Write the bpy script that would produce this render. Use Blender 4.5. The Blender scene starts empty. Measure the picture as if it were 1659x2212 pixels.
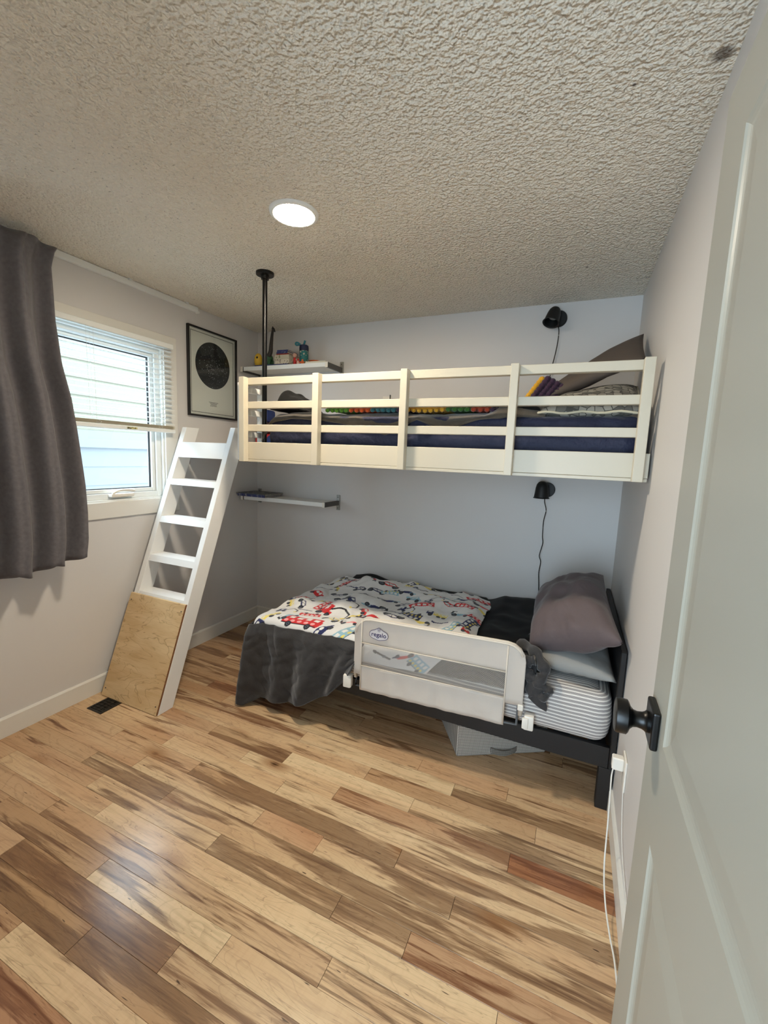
import bpy, bmesh, math, random
import numpy as np
from mathutils import Vector, Matrix, noise
from mathutils.geometry import tessellate_polygon

S = bpy.context.scene
COL = S.collection

# ------------------------------------------------------------------ camera, sky, exposure
cam_d = bpy.data.cameras.new('camera')
cam_d.sensor_fit = 'HORIZONTAL'; cam_d.sensor_width = 36.0
cam_d.lens = 928.21409 / 1659 * 36.0
cam_d.clip_start = 0.02
cam = bpy.data.objects.new('camera', cam_d); COL.objects.link(cam)
cam.location = (2.50466, 0.0, 1.46995)
cam.rotation_euler = (1.44227, -0.03977, 0.42053)
S.camera = cam

world = bpy.data.worlds.new('world'); S.world = world; world.use_nodes = True
bg = world.node_tree.nodes['Background']
bg.inputs[0].default_value = (0.66, 0.82, 1.0, 1); bg.inputs[1].default_value = 12.0

S.view_settings.view_transform = 'Standard'; S.view_settings.look = 'None'
S.view_settings.gamma = 1.0; S.view_settings.use_curve_mapping = False
S.view_settings.exposure = 0.0
S.cycles.use_denoising = True
S.cycles.max_bounces = 10; S.cycles.diffuse_bounces = 6
S.cycles.sample_clamp_indirect = 6.0

LAMP_E = 385.0          # ceiling disc
HALL_FILL_E = 20.0           # added fill lamp, unseen in the hall behind the camera

# light portal in the window opening (guides daylight sampling only)
pd = bpy.data.lights.new('window_portal', 'AREA'); pd.shape = 'RECTANGLE'; pd.size = 1.0; pd.size_y = 1.95
pd.cycles.is_portal = True
po = bpy.data.objects.new('window_portal', pd); COL.objects.link(po)
po.location = (-0.13, 1.1, 1.62); po.rotation_euler = (0, -math.pi/2, 0)

pd2 = bpy.data.lights.new('added_hall_window_portal', 'AREA'); pd2.shape = 'RECTANGLE'; pd2.size = 1.95; pd2.size_y = 1.9
pd2.cycles.is_portal = True
po2 = bpy.data.objects.new('added_hall_window_portal', pd2); COL.objects.link(po2)
po2.location = (1.725, -1.49, 1.2); po2.rotation_euler = (math.pi/2, 0, 0)

W, D, H = 2.765, 2.947, 2.44
rnd = random.Random(7)

def lin(c):
    if isinstance(c, str):
        c = [int(c[i:i+2], 16)/255 for i in (0, 2, 4)]
    return tuple(x/12.92 if x <= .04045 else ((x+.055)/1.055)**2.4 for x in c)

# ------------------------------------------------------------------ materials
def mat(name, col, rough=.6, metal=0, spec=.5, bump=None, bscale=60, bdist=.002, var=0, vscale=8, sheen=0, coat=0):
    m = bpy.data.materials.new(name); m.use_nodes = True
    nt = m.node_tree; b = nt.nodes['Principled BSDF']
    c = lin(col)
    b.inputs['Base Color'].default_value = (*c, 1); b.inputs['Roughness'].default_value = rough
    b.inputs['Metallic'].default_value = metal; b.inputs['Specular IOR Level'].default_value = spec
    if sheen: b.inputs['Sheen Weight'].default_value = sheen; b.inputs['Sheen Roughness'].default_value = .4
    if coat: b.inputs['Coat Weight'].default_value = coat
    if var or bump:
        tc = nt.nodes.new('ShaderNodeTexCoord')
    if var:
        n = nt.nodes.new('ShaderNodeTexNoise'); n.inputs['Scale'].default_value = vscale; n.inputs['Detail'].default_value = 4
        nt.links.new(tc.outputs['Object'], n.inputs['Vector'])
        r = nt.nodes.new('ShaderNodeMapRange'); r.inputs[1].default_value = .3; r.inputs[2].default_value = .7
        r.inputs[3].default_value = 1-var; r.inputs[4].default_value = 1+var
        nt.links.new(n.outputs['Fac'], r.inputs[0])
        mx = nt.nodes.new('ShaderNodeVectorMath'); mx.operation = 'SCALE'; mx.inputs[0].default_value = c
        nt.links.new(r.outputs[0], mx.inputs['Scale']); nt.links.new(mx.outputs[0], b.inputs['Base Color'])
    if bump:
        n2 = nt.nodes.new('ShaderNodeTexNoise'); n2.inputs['Scale'].default_value = bscale; n2.inputs['Detail'].default_value = 3
        nt.links.new(tc.outputs['Object'], n2.inputs['Vector'])
        bp = nt.nodes.new('ShaderNodeBump'); bp.inputs['Strength'].default_value = bump; bp.inputs['Distance'].default_value = bdist
        nt.links.new(n2.outputs['Fac'], bp.inputs['Height']); nt.links.new(bp.outputs[0], b.inputs['Normal'])
    return m

class NT:
    """small helper for node graphs"""
    def __init__(s, m): s.m = m; s.nt = m.node_tree; s.b = s.nt.nodes['Principled BSDF']
    def n(s, t, **kw):
        nd = s.nt.nodes.new(t)
        for k, v in kw.items():
            if k.startswith('i_'): nd.inputs[k[2:]].default_value = v
            elif k.startswith('x'): nd.inputs[int(k[1:])].default_value = v
            else: setattr(nd, k, v)
        return nd
    def l(s, a, b): s.nt.links.new(a, b)
    def math(s, op, a, b=None, c=None):
        nd = s.nt.nodes.new('ShaderNodeMath'); nd.operation = op
        for i, v in enumerate((a, b, c)):
            if v is None: continue
            if isinstance(v, (int, float)): nd.inputs[i].default_value = v
            else: s.l(v, nd.inputs[i])
        return nd.outputs[0]
    def mix(s, f, a, b):
        nd = s.nt.nodes.new('ShaderNodeMix'); nd.data_type = 'RGBA'
        if isinstance(f, (int, float)): nd.inputs[0].default_value = f
        else: s.l(f, nd.inputs[0])
        for i, v in ((6, a), (7, b)):
            if isinstance(v, tuple): nd.inputs[i].default_value = (*v, 1)
            else: s.l(v, nd.inputs[i])
        return nd.outputs[2]
    def rng(s, v, a, b, c=0, d=1):
        nd = s.nt.nodes.new('ShaderNodeMapRange')
        s.l(v, nd.inputs[0])
        for i, x in enumerate((a, b, c, d)): nd.inputs[i+1].default_value = x
        return nd.outputs[0]

M = {}
M['wall'] = mat('wall_paint', (.835, .825, .815), .55, bump=.12, bscale=220, bdist=.001)
M['trim'] = mat('white_trim', (.88, .87, .84), .35)
M['vinyl'] = mat('white_vinyl', (.92, .93, .92), .3)
M['door'] = mat('door_paint', (.63, .62, .575), .42)
M['white_wood'] = mat('painted_white_wood', (.795, .765, .69), .38, bump=.15, bscale=35, bdist=.001)
M['ladder_white'] = mat('ladder_white_paint', (.93, .93, .92), .38, bump=.15, bscale=35, bdist=.001)
M['black_metal'] = mat('black_metal', (.02, .02, .022), .32, spec=.4)
M['black_plastic'] = mat('black_plastic', (.045, .047, .045), .55)
M['black_wood'] = mat('black_stained_wood', (.075, .072, .075), .5)
M['black_fleece'] = mat('black_fleece', (.028, .026, .032), .95, sheen=.06, bump=.5, bscale=300, bdist=.002)
M['gray_fleece'] = mat('charcoal_fleece', (.215, .21, .212), .95, sheen=.35, bump=.6, bscale=240, bdist=.003, var=.2, vscale=18)
M['brown_fleece'] = mat('brown_fleece', (.33, .30, .26), .95, sheen=.4, bump=.6, bscale=240, bdist=.003, var=.2, vscale=18)
M['navy'] = mat('navy_sheet', (.15, .165, .265), .7, sheen=.2, bump=.9, bscale=16, bdist=.02)
M['taupe'] = mat('taupe_pillowcase', (.365, .318, .322), .8, bump=.6, bscale=14, bdist=.012, sheen=.15)
M['brownpillow'] = mat('dark_brown_pillowcase', (.33, .29, .26), .8, bump=.3, bscale=14, bdist=.01)
M['graypillow'] = mat('gray_pillowcase', (.56, .56, .55), .8, bump=.35, bscale=16, bdist=.01)
M['curtain'] = mat('curtain_cloth', (.395, .385, .40), .9, sheen=.3, bump=.3, bscale=400, bdist=.001, var=.12, vscale=60)
M['curtain_hem'] = M['curtain']
M['alum'] = mat('brushed_metal', (.62, .62, .60), .4, metal=.6)
M['dark_alum'] = mat('dark_gray_metal', (.33, .32, .31), .45, metal=.4)
M['railfab'] = mat('cream_nylon', (.80, .765, .725), .75, bump=.3, bscale=18, bdist=.006)
M['railtrim'] = mat('cream_piping', (.85, .815, .76), .6)
M['clip'] = mat('white_plastic', (.92, .90, .86), .4)
M['railarm'] = mat('gray_rail_arm', (.36, .37, .38), .5)
M['cord_white'] = mat('white_cord', (.86, .85, .82), .5)
M['cream_pipe'] = mat('cream_piping_cloth', (.80, .76, .66), .8)
M['siding'] = mat('cream_siding', (.41, .395, .325), .6)
M['siding_white'] = mat('white_siding', (.40, .41, .41), .6)
M['snow'] = mat('pale_ground', (.85, .86, .86), .9)
M['paper'] = mat('poster_paper', (.86, .845, .82), .6)
M['ink'] = mat('black_ink', (.09, .09, .095), .6)
M['star'] = mat('white_ink', (.85, .85, .85), .6)
M['frame'] = mat('black_frame', (.055, .045, .045), .35)
M['vent'] = mat('vent_black', (.035, .03, .028), .4)
M['logo_white'] = mat('logo_white', (.86, .84, .84), .6)
M['logo_ink'] = mat('logo_navy_ink', (.13, .10, .35), .6)
for nm, c in dict(green=(.22, .42, .16), orange=(.80, .34, .12), teal=(.18, .42, .46), purple=(.24, .15, .24), yellow=(.83, .62, .16), red=(.66, .25, .14), lime=(.38, .60, .18)).items():
    M['yarn_'+nm] = mat('yarn_'+nm, c, .95, bump=.8, bscale=200, bdist=.003, sheen=.3)
for nm, c in dict(toy_yellow=(.83, .68, .22), toy_blue=(.14, .24, .48), toy_green=(.17, .33, .20), toy_dark=(.17, .15, .14), toy_orange=(.85, .42, .20), toy_red=(.70, .13, .13), toy_brown=(.38, .20, .15), page=(.80, .77, .70), bottle_teal=(.12, .42, .42), bottle_navy=(.09, .13, .25), bottle_loop=(.16, .45, .50), bookblue=(.20, .23, .42), bookgray=(.42, .42, .42), bookred=(.55, .18, .12), bookolive=(.38, .37, .22), plushblue=(.07, .17, .40), plushred=(.70, .12, .11), plushbrown=(.25, .17, .20), bookcream=(.83, .81, .74), pinkish=(.78, .62, .55)).items():
    M[nm] = mat(nm, c, .6)

def emis(name, col, e):
    m = bpy.data.materials.new(name); m.use_nodes = True; nt = m.node_tree
    for n in list(nt.nodes): nt.nodes.remove(n)
    o = nt.nodes.new('ShaderNodeOutputMaterial'); em = nt.nodes.new('ShaderNodeEmission')
    em.inputs[0].default_value = (*col, 1); em.inputs[1].default_value = e
    nt.links.new(em.outputs[0], o.inputs[0]); return m
M['lamp'] = emis('lamp_diffuser', (1.0, .86, .67), LAMP_E)
M['added_hall_lamp'] = emis('added_hall_lamp_diffuser', (1.0, .92, .82), HALL_FILL_E)
M['led'] = mat('unlit_lamp_lens', (.60, .60, .58), .25, bump=.8, bscale=300, bdist=.003)

def glass_mat():
    m = bpy.data.materials.new('window_glass'); m.use_nodes = True; nt = m.node_tree
    for n in list(nt.nodes): nt.nodes.remove(n)
    o = nt.nodes.new('ShaderNodeOutputMaterial'); mx = nt.nodes.new('ShaderNodeMixShader')
    t = nt.nodes.new('ShaderNodeBsdfTransparent'); t.inputs[0].default_value = (.95, .97, .96, 1)
    g = nt.nodes.new('ShaderNodeBsdfGlossy'); g.inputs['Roughness'].default_value = .01
    fr = nt.nodes.new('ShaderNodeFresnel'); fr.inputs[0].default_value = 1.45
    ge = nt.nodes.new('ShaderNodeNewGeometry'); sb = nt.nodes.new('ShaderNodeMath'); sb.operation = 'SUBTRACT'; sb.inputs[0].default_value = 1.0; nt.links.new(ge.outputs['Backfacing'], sb.inputs[1])
    ml = nt.nodes.new('ShaderNodeMath'); ml.operation = 'MULTIPLY'; nt.links.new(fr.outputs[0], ml.inputs[0]); nt.links.new(sb.outputs[0], ml.inputs[1])
    nt.links.new(ml.outputs[0], mx.inputs[0]); nt.links.new(t.outputs[0], mx.inputs[1]); nt.links.new(g.outputs[0], mx.inputs[2])
    nt.links.new(mx.outputs[0], o.inputs[0]); return m
M['glass'] = glass_mat()

def mesh_mat():
    """woven see-through netting: fine round holes"""
    m = bpy.data.materials.new('rail_netting'); m.use_nodes = True; k = NT(m)
    k.b.inputs['Base Color'].default_value = (*lin((.80, .765, .73)), 1); k.b.inputs['Roughness'].default_value = .8
    tc = k.n('ShaderNodeTexCoord'); sp = k.n('ShaderNodeSeparateXYZ'); k.l(tc.outputs['Object'], sp.inputs[0])
    s = 2*math.pi/.0042
    a = k.math('SINE', k.math('MULTIPLY', k.math('ADD', sp.outputs[0], k.math('MULTIPLY', sp.outputs[2], .5)), s))
    b = k.math('SINE', k.math('MULTIPLY', k.math('SUBTRACT', sp.outputs[0], k.math('MULTIPLY', sp.outputs[2], .5)), s))
    hole = k.math('GREATER_THAN', k.math('ADD', a, b), -.25)
    mx = k.n('ShaderNodeMixShader'); t = k.n('ShaderNodeBsdfTransparent')
    k.l(hole, mx.inputs[0]); k.l(k.b.outputs[0], mx.inputs[1]); k.l(t.outputs[0], mx.inputs[2])
    k.l(mx.outputs[0], k.nt.nodes['Material Output'].inputs[0]); return m
M['netting'] = mesh_mat()

def ceiling_mat():
    m = mat('popcorn_ceiling', (.93, .90, .84), .9); k = NT(m)
    tc = k.n('ShaderNodeTexCoord')
    n1 = k.n('ShaderNodeTexNoise', i_Scale=78.0, i_Detail=1.2, i_Roughness=.5); k.l(tc.outputs['Object'], n1.inputs['Vector'])
    v = k.n('ShaderNodeTexVoronoi', i_Scale=120.0); k.l(tc.outputs['Object'], v.inputs['Vector'])
    h = k.math('ADD', k.rng(n1.outputs['Fac'], .34, .70), k.math('MULTIPLY', v.outputs['Distance'], -.55))
    bp = k.n('ShaderNodeBump', i_Strength=1.0, i_Distance=.0082); k.l(h, bp.inputs['Height']); k.l(bp.outputs[0], k.b.inputs['Normal'])
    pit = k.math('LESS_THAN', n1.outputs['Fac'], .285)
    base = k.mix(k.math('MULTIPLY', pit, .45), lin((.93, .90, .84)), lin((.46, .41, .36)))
    # three small stains near the door wall
    for (x, y, r) in ((2.744-.01, 1.351, .022), (2.552, 1.372, .006), (2.463, 2.465, .008)):
        d = k.n('ShaderNodeVectorMath', operation='DISTANCE'); d.inputs[1].default_value = (x, y, 0)
        sp = k.n('ShaderNodeSeparateXYZ'); k.l(tc.outputs['Object'], sp.inputs[0]); cb = k.n('ShaderNodeCombineXYZ')
        k.l(sp.outputs[0], cb.inputs[0]); k.l(sp.outputs[1], cb.inputs[1]); k.l(cb.outputs[0], d.inputs[0])
        f = k.rng(k.math('ADD', d.outputs['Value'], k.math('MULTIPLY', n1.outputs['Fac'], r*.6)), r*.9, r*1.5, .8, 0)
        base = k.mix(f, base, lin((.30, .25, .21)))
    k.l(base, k.b.inputs['Base Color'])
    return m
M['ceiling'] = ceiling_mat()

def wood_floor_mat():
    m = bpy.data.materials.new('maple_plank'); m.use_nodes = True; k = NT(m)
    tc = k.n('ShaderNodeTexCoord'); oi = k.n('ShaderNodeObjectInfo')
    rv = k.n('ShaderNodeVectorMath', operation='SCALE'); rv.inputs[0].default_value = (37, 91, 13); k.l(oi.outputs['Random'], rv.inputs['Scale'])
    ad = k.n('ShaderNodeVectorMath', operation='ADD'); k.l(tc.outputs['Object'], ad.inputs[0]); k.l(rv.outputs[0], ad.inputs[1])
    sc = k.n('ShaderNodeSeparateColor'); k.l(oi.outputs['Color'], sc.inputs[0])
    tone, streak, red = sc.outputs[0], sc.outputs[1], sc.outputs[2]
    def noise_(scale, sx, sy, detail=4, dist=0, off=0):
        mp = k.n('ShaderNodeMapping'); mp.inputs['Scale'].default_value = (sx, sy, 1); mp.inputs['Location'].default_value = (off, off, 0)
        k.l(ad.outputs[0], mp.inputs[0])
        n = k.n('ShaderNodeTexNoise', i_Scale=scale, i_Detail=float(detail), i_Distortion=float(dist)); k.l(mp.outputs[0], n.inputs['Vector']); return n.outputs['Fac']
    big = noise_(1.0, 1.5, 15, 3, .7)              # broad heartwood bands
    med = noise_(1.0, 3.0, 55, 6, 1.0, 5)              # grain streaks
    fine = noise_(1.0, 18, 420, 3, .3, 9)
    fig = noise_(1.0, 70, 9, 2, .4, 21)              # cross figure
    light = k.mix(red, lin('d9b68d'), lin('cb9f79'))
    light = k.mix(k.rng(noise_(1.0, 1.2, 6, 1, 0, 31), .35, .65), light, lin('e4c9a0'))
    mid = k.mix(red, lin('a8825a'), lin('9c6845'))
    dark = k.mix(red, lin('5c4330'), lin('653a22'))
    # contour rings from the broad noise (cathedral figure)
    ring = k.math('FRACT', k.math('MULTIPLY', noise_(1.0, 1.9, 9, 1.5, .5, 3), 13))
    ring = k.rng(ring, .0, .16, 1, 0)
    base = k.mix(k.math('MULTIPLY', tone, .95), light, mid)
    bandm = k.rng(k.math('ADD', k.math('ADD', big, k.math('ADD', k.math('MULTIPLY', k.math('SUBTRACT', med, .5), .34), k.math('MULTIPLY', k.math('SUBTRACT', fine, .5), .12))), k.math('MULTIPLY', k.math('SUBTRACT', streak, .5), .46)), .560, .635)
    base = k.mix(k.math('MULTIPLY', bandm, .72), base, k.mix(k.math('MULTIPLY', tone, .6), k.mix(.5, mid, dark), dark))
    base = k.mix(k.math('MULTIPLY', k.rng(med, .50, .72), k.math('ADD', .34, k.math('MULTIPLY', bandm, .50))), base, dark)
    base = k.mix(k.math('MULTIPLY', ring, .20), base, dark)
    base = k.mix(k.math('MULTIPLY', k.rng(fine, .50, .75), k.math('ADD', .16, k.math('MULTIPLY', bandm, .25))), base, k.mix(bandm, mid, dark))
    vein = noise_(1.0, 2.2, 30, 3, 1.6, 77)
    base = k.mix(k.math('MULTIPLY', k.rng(k.math('ABSOLUTE', k.math('SUBTRACT', vein, .5)), 0, .012, 1, 0), .38), base, dark)
    base = k.mix(k.math('MULTIPLY', k.rng(fig, .5, .7), .07), base, lin('8b6038'))
    # knots
    mp = k.n('ShaderNodeMapping'); mp.inputs['Scale'].default_value = (2.4, 5.6, 1); k.l(ad.outputs[0], mp.inputs[0])
    vo = k.n('ShaderNodeTexVoronoi', i_Scale=1.0, i_Randomness=1.0); k.l(mp.outputs[0], vo.inputs['Vector'])
    sel = k.n('ShaderNodeSeparateColor'); k.l(vo.outputs['Color'], sel.inputs[0])
    has = k.math('GREATER_THAN', sel.outputs[0], .60)
    kd = k.math('ADD', vo.outputs['Distance'], k.math('MULTIPLY', k.math('SUBTRACT', med, .5), .12))
    halo = k.math('MULTIPLY', has, k.rng(kd, .07, .27, .72, 0))
    core = k.math('MULTIPLY', has, k.rng(kd, .035, .085, .95, 0))
    base = k.mix(halo, base, lin('8a5a30')); base = k.mix(core, base, lin('2e1a0e'))
    # small mineral flecks
    fl = noise_(1.0, 16, 120, 1, 0, 55)
    base = k.mix(k.rng(fl, .765, .80, 0, .85), base, lin('3a2618'))
    hs = k.n('ShaderNodeHueSaturation', i_Saturation=1.0, i_Value=1.0); k.l(base, hs.inputs['Color']); k.l(hs.outputs[0], k.b.inputs['Base Color'])
    k.l(k.math('ADD', .19, k.math('MULTIPLY', fine, .08)), k.b.inputs['Roughness'])
    k.b.inputs['Specular IOR Level'].default_value = .55
    bp = k.n('ShaderNodeBump', i_Strength=.06, i_Distance=.002); k.l(big, bp.inputs['Height']); k.l(bp.outputs[0], k.b.inputs['Normal'])
    return m
M['plank'] = wood_floor_mat()
M['groove'] = mat('plank_gap', (.17, .11, .07), .8)

def plywood_mat():
    m = bpy.data.materials.new('birch_plywood'); m.use_nodes = True; k = NT(m)
    tc = k.n('ShaderNodeTexCoord')
    def nz(s, sx, sz, det, dist):
        mp = k.n('ShaderNodeMapping'); mp.inputs['Scale'].default_value = (sx, .5, sz); k.l(tc.outputs['Object'], mp.inputs[0])
        n = k.n('ShaderNodeTexNoise', i_Scale=s, i_Detail=det, i_Distortion=dist); k.l(mp.outputs[0], n.inputs['Vector']); return n.outputs['Fac']
    a = nz(1.0, 2.6, 9.0, 3.0, .9)
    ring = k.rng(k.math('FRACT', k.math('MULTIPLY', a, 9)), 0, .14, 1, 0)
    base = k.mix(k.rng(nz(1.0, 3, 14, 4, .5), .35, .65), lin('dcc093'), lin('caa878'))
    base = k.mix(k.math('MULTIPLY', ring, .55), base, lin('7f5529'))
    base = k.mix(k.math('MULTIPLY', k.rng(nz(1.0, 12, 160, 3, .2), .5, .75), .22), base, lin('a67a48'))
    k.l(base, k.b.inputs['Base Color']); k.b.inputs['Roughness'].default_value = .45
    return m
M['ply'] = plywood_mat()
M['ply_edge'] = mat('plywood_edge', (.50, .33, .20), .7, var=.25, vscale=150)

def stripe_mat():
    m = bpy.data.materials.new('striped_sheet'); m.use_nodes = True; k = NT(m)
    at = k.n('ShaderNodeAttribute', attribute_name='arc'); tc = k.n('ShaderNodeTexCoord')
    nz = k.n('ShaderNodeTexNoise', i_Scale=7.0, i_Detail=1.0); k.l(tc.outputs['Object'], nz.inputs['Vector'])
    s = k.math('ADD', at.outputs['Fac'], k.math('MULTIPLY', nz.outputs['Fac'], .008))
    f = k.math('FRACT', k.math('DIVIDE', s, .0165))
    cr = k.n('ShaderNodeValToRGB'); k.l(f, cr.inputs[0]); cr.color_ramp.interpolation = 'CONSTANT'
    e = cr.color_ramp.elements; e[0].position = 0; e[0].color = (*lin('dedad4'), 1); e[1].position = .36; e[1].color = (*lin('3b3839'), 1)
    for pos, c in ((.43, 'b8b4b1'), (.52, '989392'), (.76, 'b4afad'), (.84, '454243'), (.91, 'dedad4')):
        q = e.new(pos); q.color = (*lin(c), 1)
    k.l(cr.outputs[0], k.b.inputs['Base Color']); k.b.inputs['Roughness'].default_value = .85
    bp = k.n('ShaderNodeBump', i_Strength=.25, i_Distance=.01); n2 = k.n('ShaderNodeTexNoise', i_Scale=12.0); k.l(tc.outputs['Object'], n2.inputs['Vector'])
    k.l(n2.outputs['Fac'], bp.inputs['Height']); k.l(bp.outputs[0], k.b.inputs['Normal']); return m
M['stripe'] = stripe_mat()

def check_mat():
    m = bpy.data.materials.new('checked_canvas'); m.use_nodes = True; k = NT(m)
    tc = k.n('ShaderNodeTexCoord'); sp = k.n('ShaderNodeSeparateXYZ'); k.l(tc.outputs['Object'], sp.inputs[0])
    u = k.math('ADD', sp.outputs[0], sp.outputs[1])
    g = lambda v: k.math('LESS_THAN', k.math('FRACT', k.math('DIVIDE', v, .0085)), .38)
    f = k.math('MAXIMUM', g(u), g(sp.outputs[2]))
    k.l(k.mix(f, lin('c9c3b8'), lin('77726c')), k.b.inputs['Base Color']); k.b.inputs['Roughness'].default_value = .85; return m
M['check'] = check_mat()

def hex_mat():
    m = bpy.data.materials.new('hexagon_print'); m.use_nodes = True; k = NT(m)
    tc = k.n('ShaderNodeTexCoord')
    v = k.n('ShaderNodeTexVoronoi', i_Scale=32.0, i_Randomness=.65, feature='DISTANCE_TO_EDGE'); k.l(tc.outputs['Object'], v.inputs['Vector'])
    v2 = k.n('ShaderNodeTexVoronoi', i_Scale=32.0, i_Randomness=.65); k.l(tc.outputs['Object'], v2.inputs['Vector'])
    sc = k.n('ShaderNodeSeparateColor'); k.l(v2.outputs['Color'], sc.inputs[0])
    base = k.mix(k.rng(sc.outputs[0], .25, .9), lin('9b978c'), lin('5c5a54'))
    base = k.mix(k.math('LESS_THAN', v.outputs['Distance'], .055), base, lin('4a4843'))
    k.l(base, k.b.inputs['Base Color']); k.b.inputs['Roughness'].default_value = .85; return m
M['hex'] = hex_mat()

def vc_mat():
    m = bpy.data.materials.new('printed_cotton'); m.use_nodes = True; k = NT(m)
    at = k.n('ShaderNodeAttribute', attribute_name='print'); k.l(at.outputs['Color'], k.b.inputs['Base Color'])
    k.b.inputs['Roughness'].default_value = .9; k.b.inputs['Sheen Weight'].default_value = .2
    tc = k.n('ShaderNodeTexCoord'); n = k.n('ShaderNodeTexNoise', i_Scale=26.0, i_Detail=2.0); k.l(tc.outputs['Object'], n.inputs['Vector'])
    bp = k.n('ShaderNodeBump', i_Strength=.3, i_Distance=.008); k.l(n.outputs['Fac'], bp.inputs['Height']); k.l(bp.outputs[0], k.b.inputs['Normal']); return m
M['print'] = vc_mat()

def speck_mat(name, base, ink, scale, thr):
    m = mat(name, base, .6); k = NT(m); tc = k.n('ShaderNodeTexCoord')
    n = k.n('ShaderNodeTexNoise', i_Scale=float(scale), i_Detail=1.0); k.l(tc.outputs['Object'], n.inputs['Vector'])
    k.l(k.mix(k.math('GREATER_THAN', n.outputs['Fac'], thr), lin(base), lin(ink)), k.b.inputs['Base Color']); return m
M['bottle_print'] = speck_mat('printed_teal_plastic', (.12, .42, .42), (.75, .70, .62), 60, .60)
M['blue_cover'] = speck_mat('patterned_blue_cover', (.20, .23, .42), (.60, .60, .62), 70, .60)
M['gray_cover'] = speck_mat('patterned_gray_cover', (.40, .41, .40), (.62, .60, .50), 50, .58)

# ------------------------------------------------------------------ geometry helpers
def bm_new(): return bmesh.new()

def box(bm, x0, x1, y0, y1, z0, z1, bev=0, mtx=None, seg=1):
    v = [bm.verts.new((x, y, z)) for x in (x0, x1) for y in (y0, y1) for z in (z0, z1)]
    fs = [bm.faces.new([v[i] for i in q]) for q in ((0, 1, 3, 2), (4, 6, 7, 5), (0, 4, 5, 1), (2, 3, 7, 6), (0, 2, 6, 4), (1, 5, 7, 3))]
    if bev > 0:
        es = list({e for f in fs for e in f.edges})
        r = bmesh.ops.bevel(bm, geom=es, offset=bev, segments=seg, affect='EDGES', profile=.5)
        vs = list({w for f in r['faces'] for w in f.verts} | {w for f in fs if f.is_valid for w in f.verts})
    else: vs = v
    if mtx is not None:
        for w in vs: w.co = mtx @ w.co
    return vs

def prism(bm, pts, axis, a, b, mtx=None):
    """closed polygon pts (2-D) extruded from a to b along axis 0/1/2"""
    def P(p, t):
        if axis == 0: return (t, p[0], p[1])
        if axis == 1: return (p[0], t, p[1])
        return (p[0], p[1], t)
    A = [bm.verts.new(P(p, a)) for p in pts]; B = [bm.verts.new(P(p, b)) for p in pts]
    n = len(pts)
    bm.faces.new(A); bm.faces.new(B[::-1])
    for i in range(n): bm.faces.new((A[i], B[i], B[(i+1) % n], A[(i+1) % n]))
    if mtx is not None:
        for w in A+B: w.co = mtx @ w.co
    return A+B

def frame_of(t):
    t = t.normalized(); u = Vector((0, 0, 1)).cross(t)
    if u.length < 1e-4: u = Vector((1, 0, 0))
    u.normalize(); return u, t.cross(u)

def tube(bm, pts, r, seg=8, caps=True, closed=False):
    pts = [Vector(p) for p in pts]; n = len(pts); rings = []
    for i, p in enumerate(pts):
        if closed: t = pts[(i+1) % n]-pts[i-1]
        else: t = pts[min(i+1, n-1)]-pts[max(i-1, 0)]
        u, v = frame_of(t); rr = r[i] if isinstance(r, (list, tuple)) else r
        rings.append([bm.verts.new(p+u*math.cos(2*math.pi*k/seg)*rr+v*math.sin(2*math.pi*k/seg)*rr) for k in range(seg)])
    m = n if closed else n-1
    for i in range(m):
        a, b = rings[i], rings[(i+1) % n]
        for k in range(seg): bm.faces.new((a[k], a[(k+1) % seg], b[(k+1) % seg], b[k]))
    if caps and not closed: bm.faces.new(rings[0][::-1]); bm.faces.new(rings[-1])

def lathe(bm, prof, origin=(0, 0, 0), axis=(0, 0, 1), seg=24):
    """profile of (radius, height) turned about an axis"""
    ax = Vector(axis).normalized(); u, v = frame_of(ax); o = Vector(origin); rings = []
    for r, h in prof:
        if r < 1e-6: rings.append([bm.verts.new(o+ax*h)])
        else: rings.append([bm.verts.new(o+ax*h+(u*math.cos(2*math.pi*k/seg)+v*math.sin(2*math.pi*k/seg))*r) for k in range(seg)])
    for a, b in zip(rings, rings[1:]):
        for k in range(seg):
            if len(a) == 1 and len(b) == 1: continue
            if len(a) == 1: bm.faces.new((a[0], b[(k+1) % seg], b[k]))
            elif len(b) == 1: bm.faces.new((a[k], a[(k+1) % seg], b[0]))
            else: bm.faces.new((a[k], a[(k+1) % seg], b[(k+1) % seg], b[k]))

def ball(bm, c, r, sub=2, scale=(1, 1, 1)):
    m = Matrix.Translation(c) @ Matrix.Diagonal((*scale, 1))
    bmesh.ops.create_icosphere(bm, subdivisions=sub, radius=r, matrix=m)

def spline(pts, n=8):
    """Catmull-Rom through points"""
    P = [Vector(p) for p in pts]; out = []
    for i in range(len(P)-1):
        p0, p1, p2, p3 = P[max(i-1, 0)], P[i], P[i+1], P[min(i+2, len(P)-1)]
        for k in range(n):
            t = k/n
            out.append(.5*((2*p1)+(p2-p0)*t+(2*p0-5*p1+4*p2-p3)*t*t+(3*p1-p0-3*p2+p3)*t**3))
    out.append(P[-1]); return out

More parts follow.
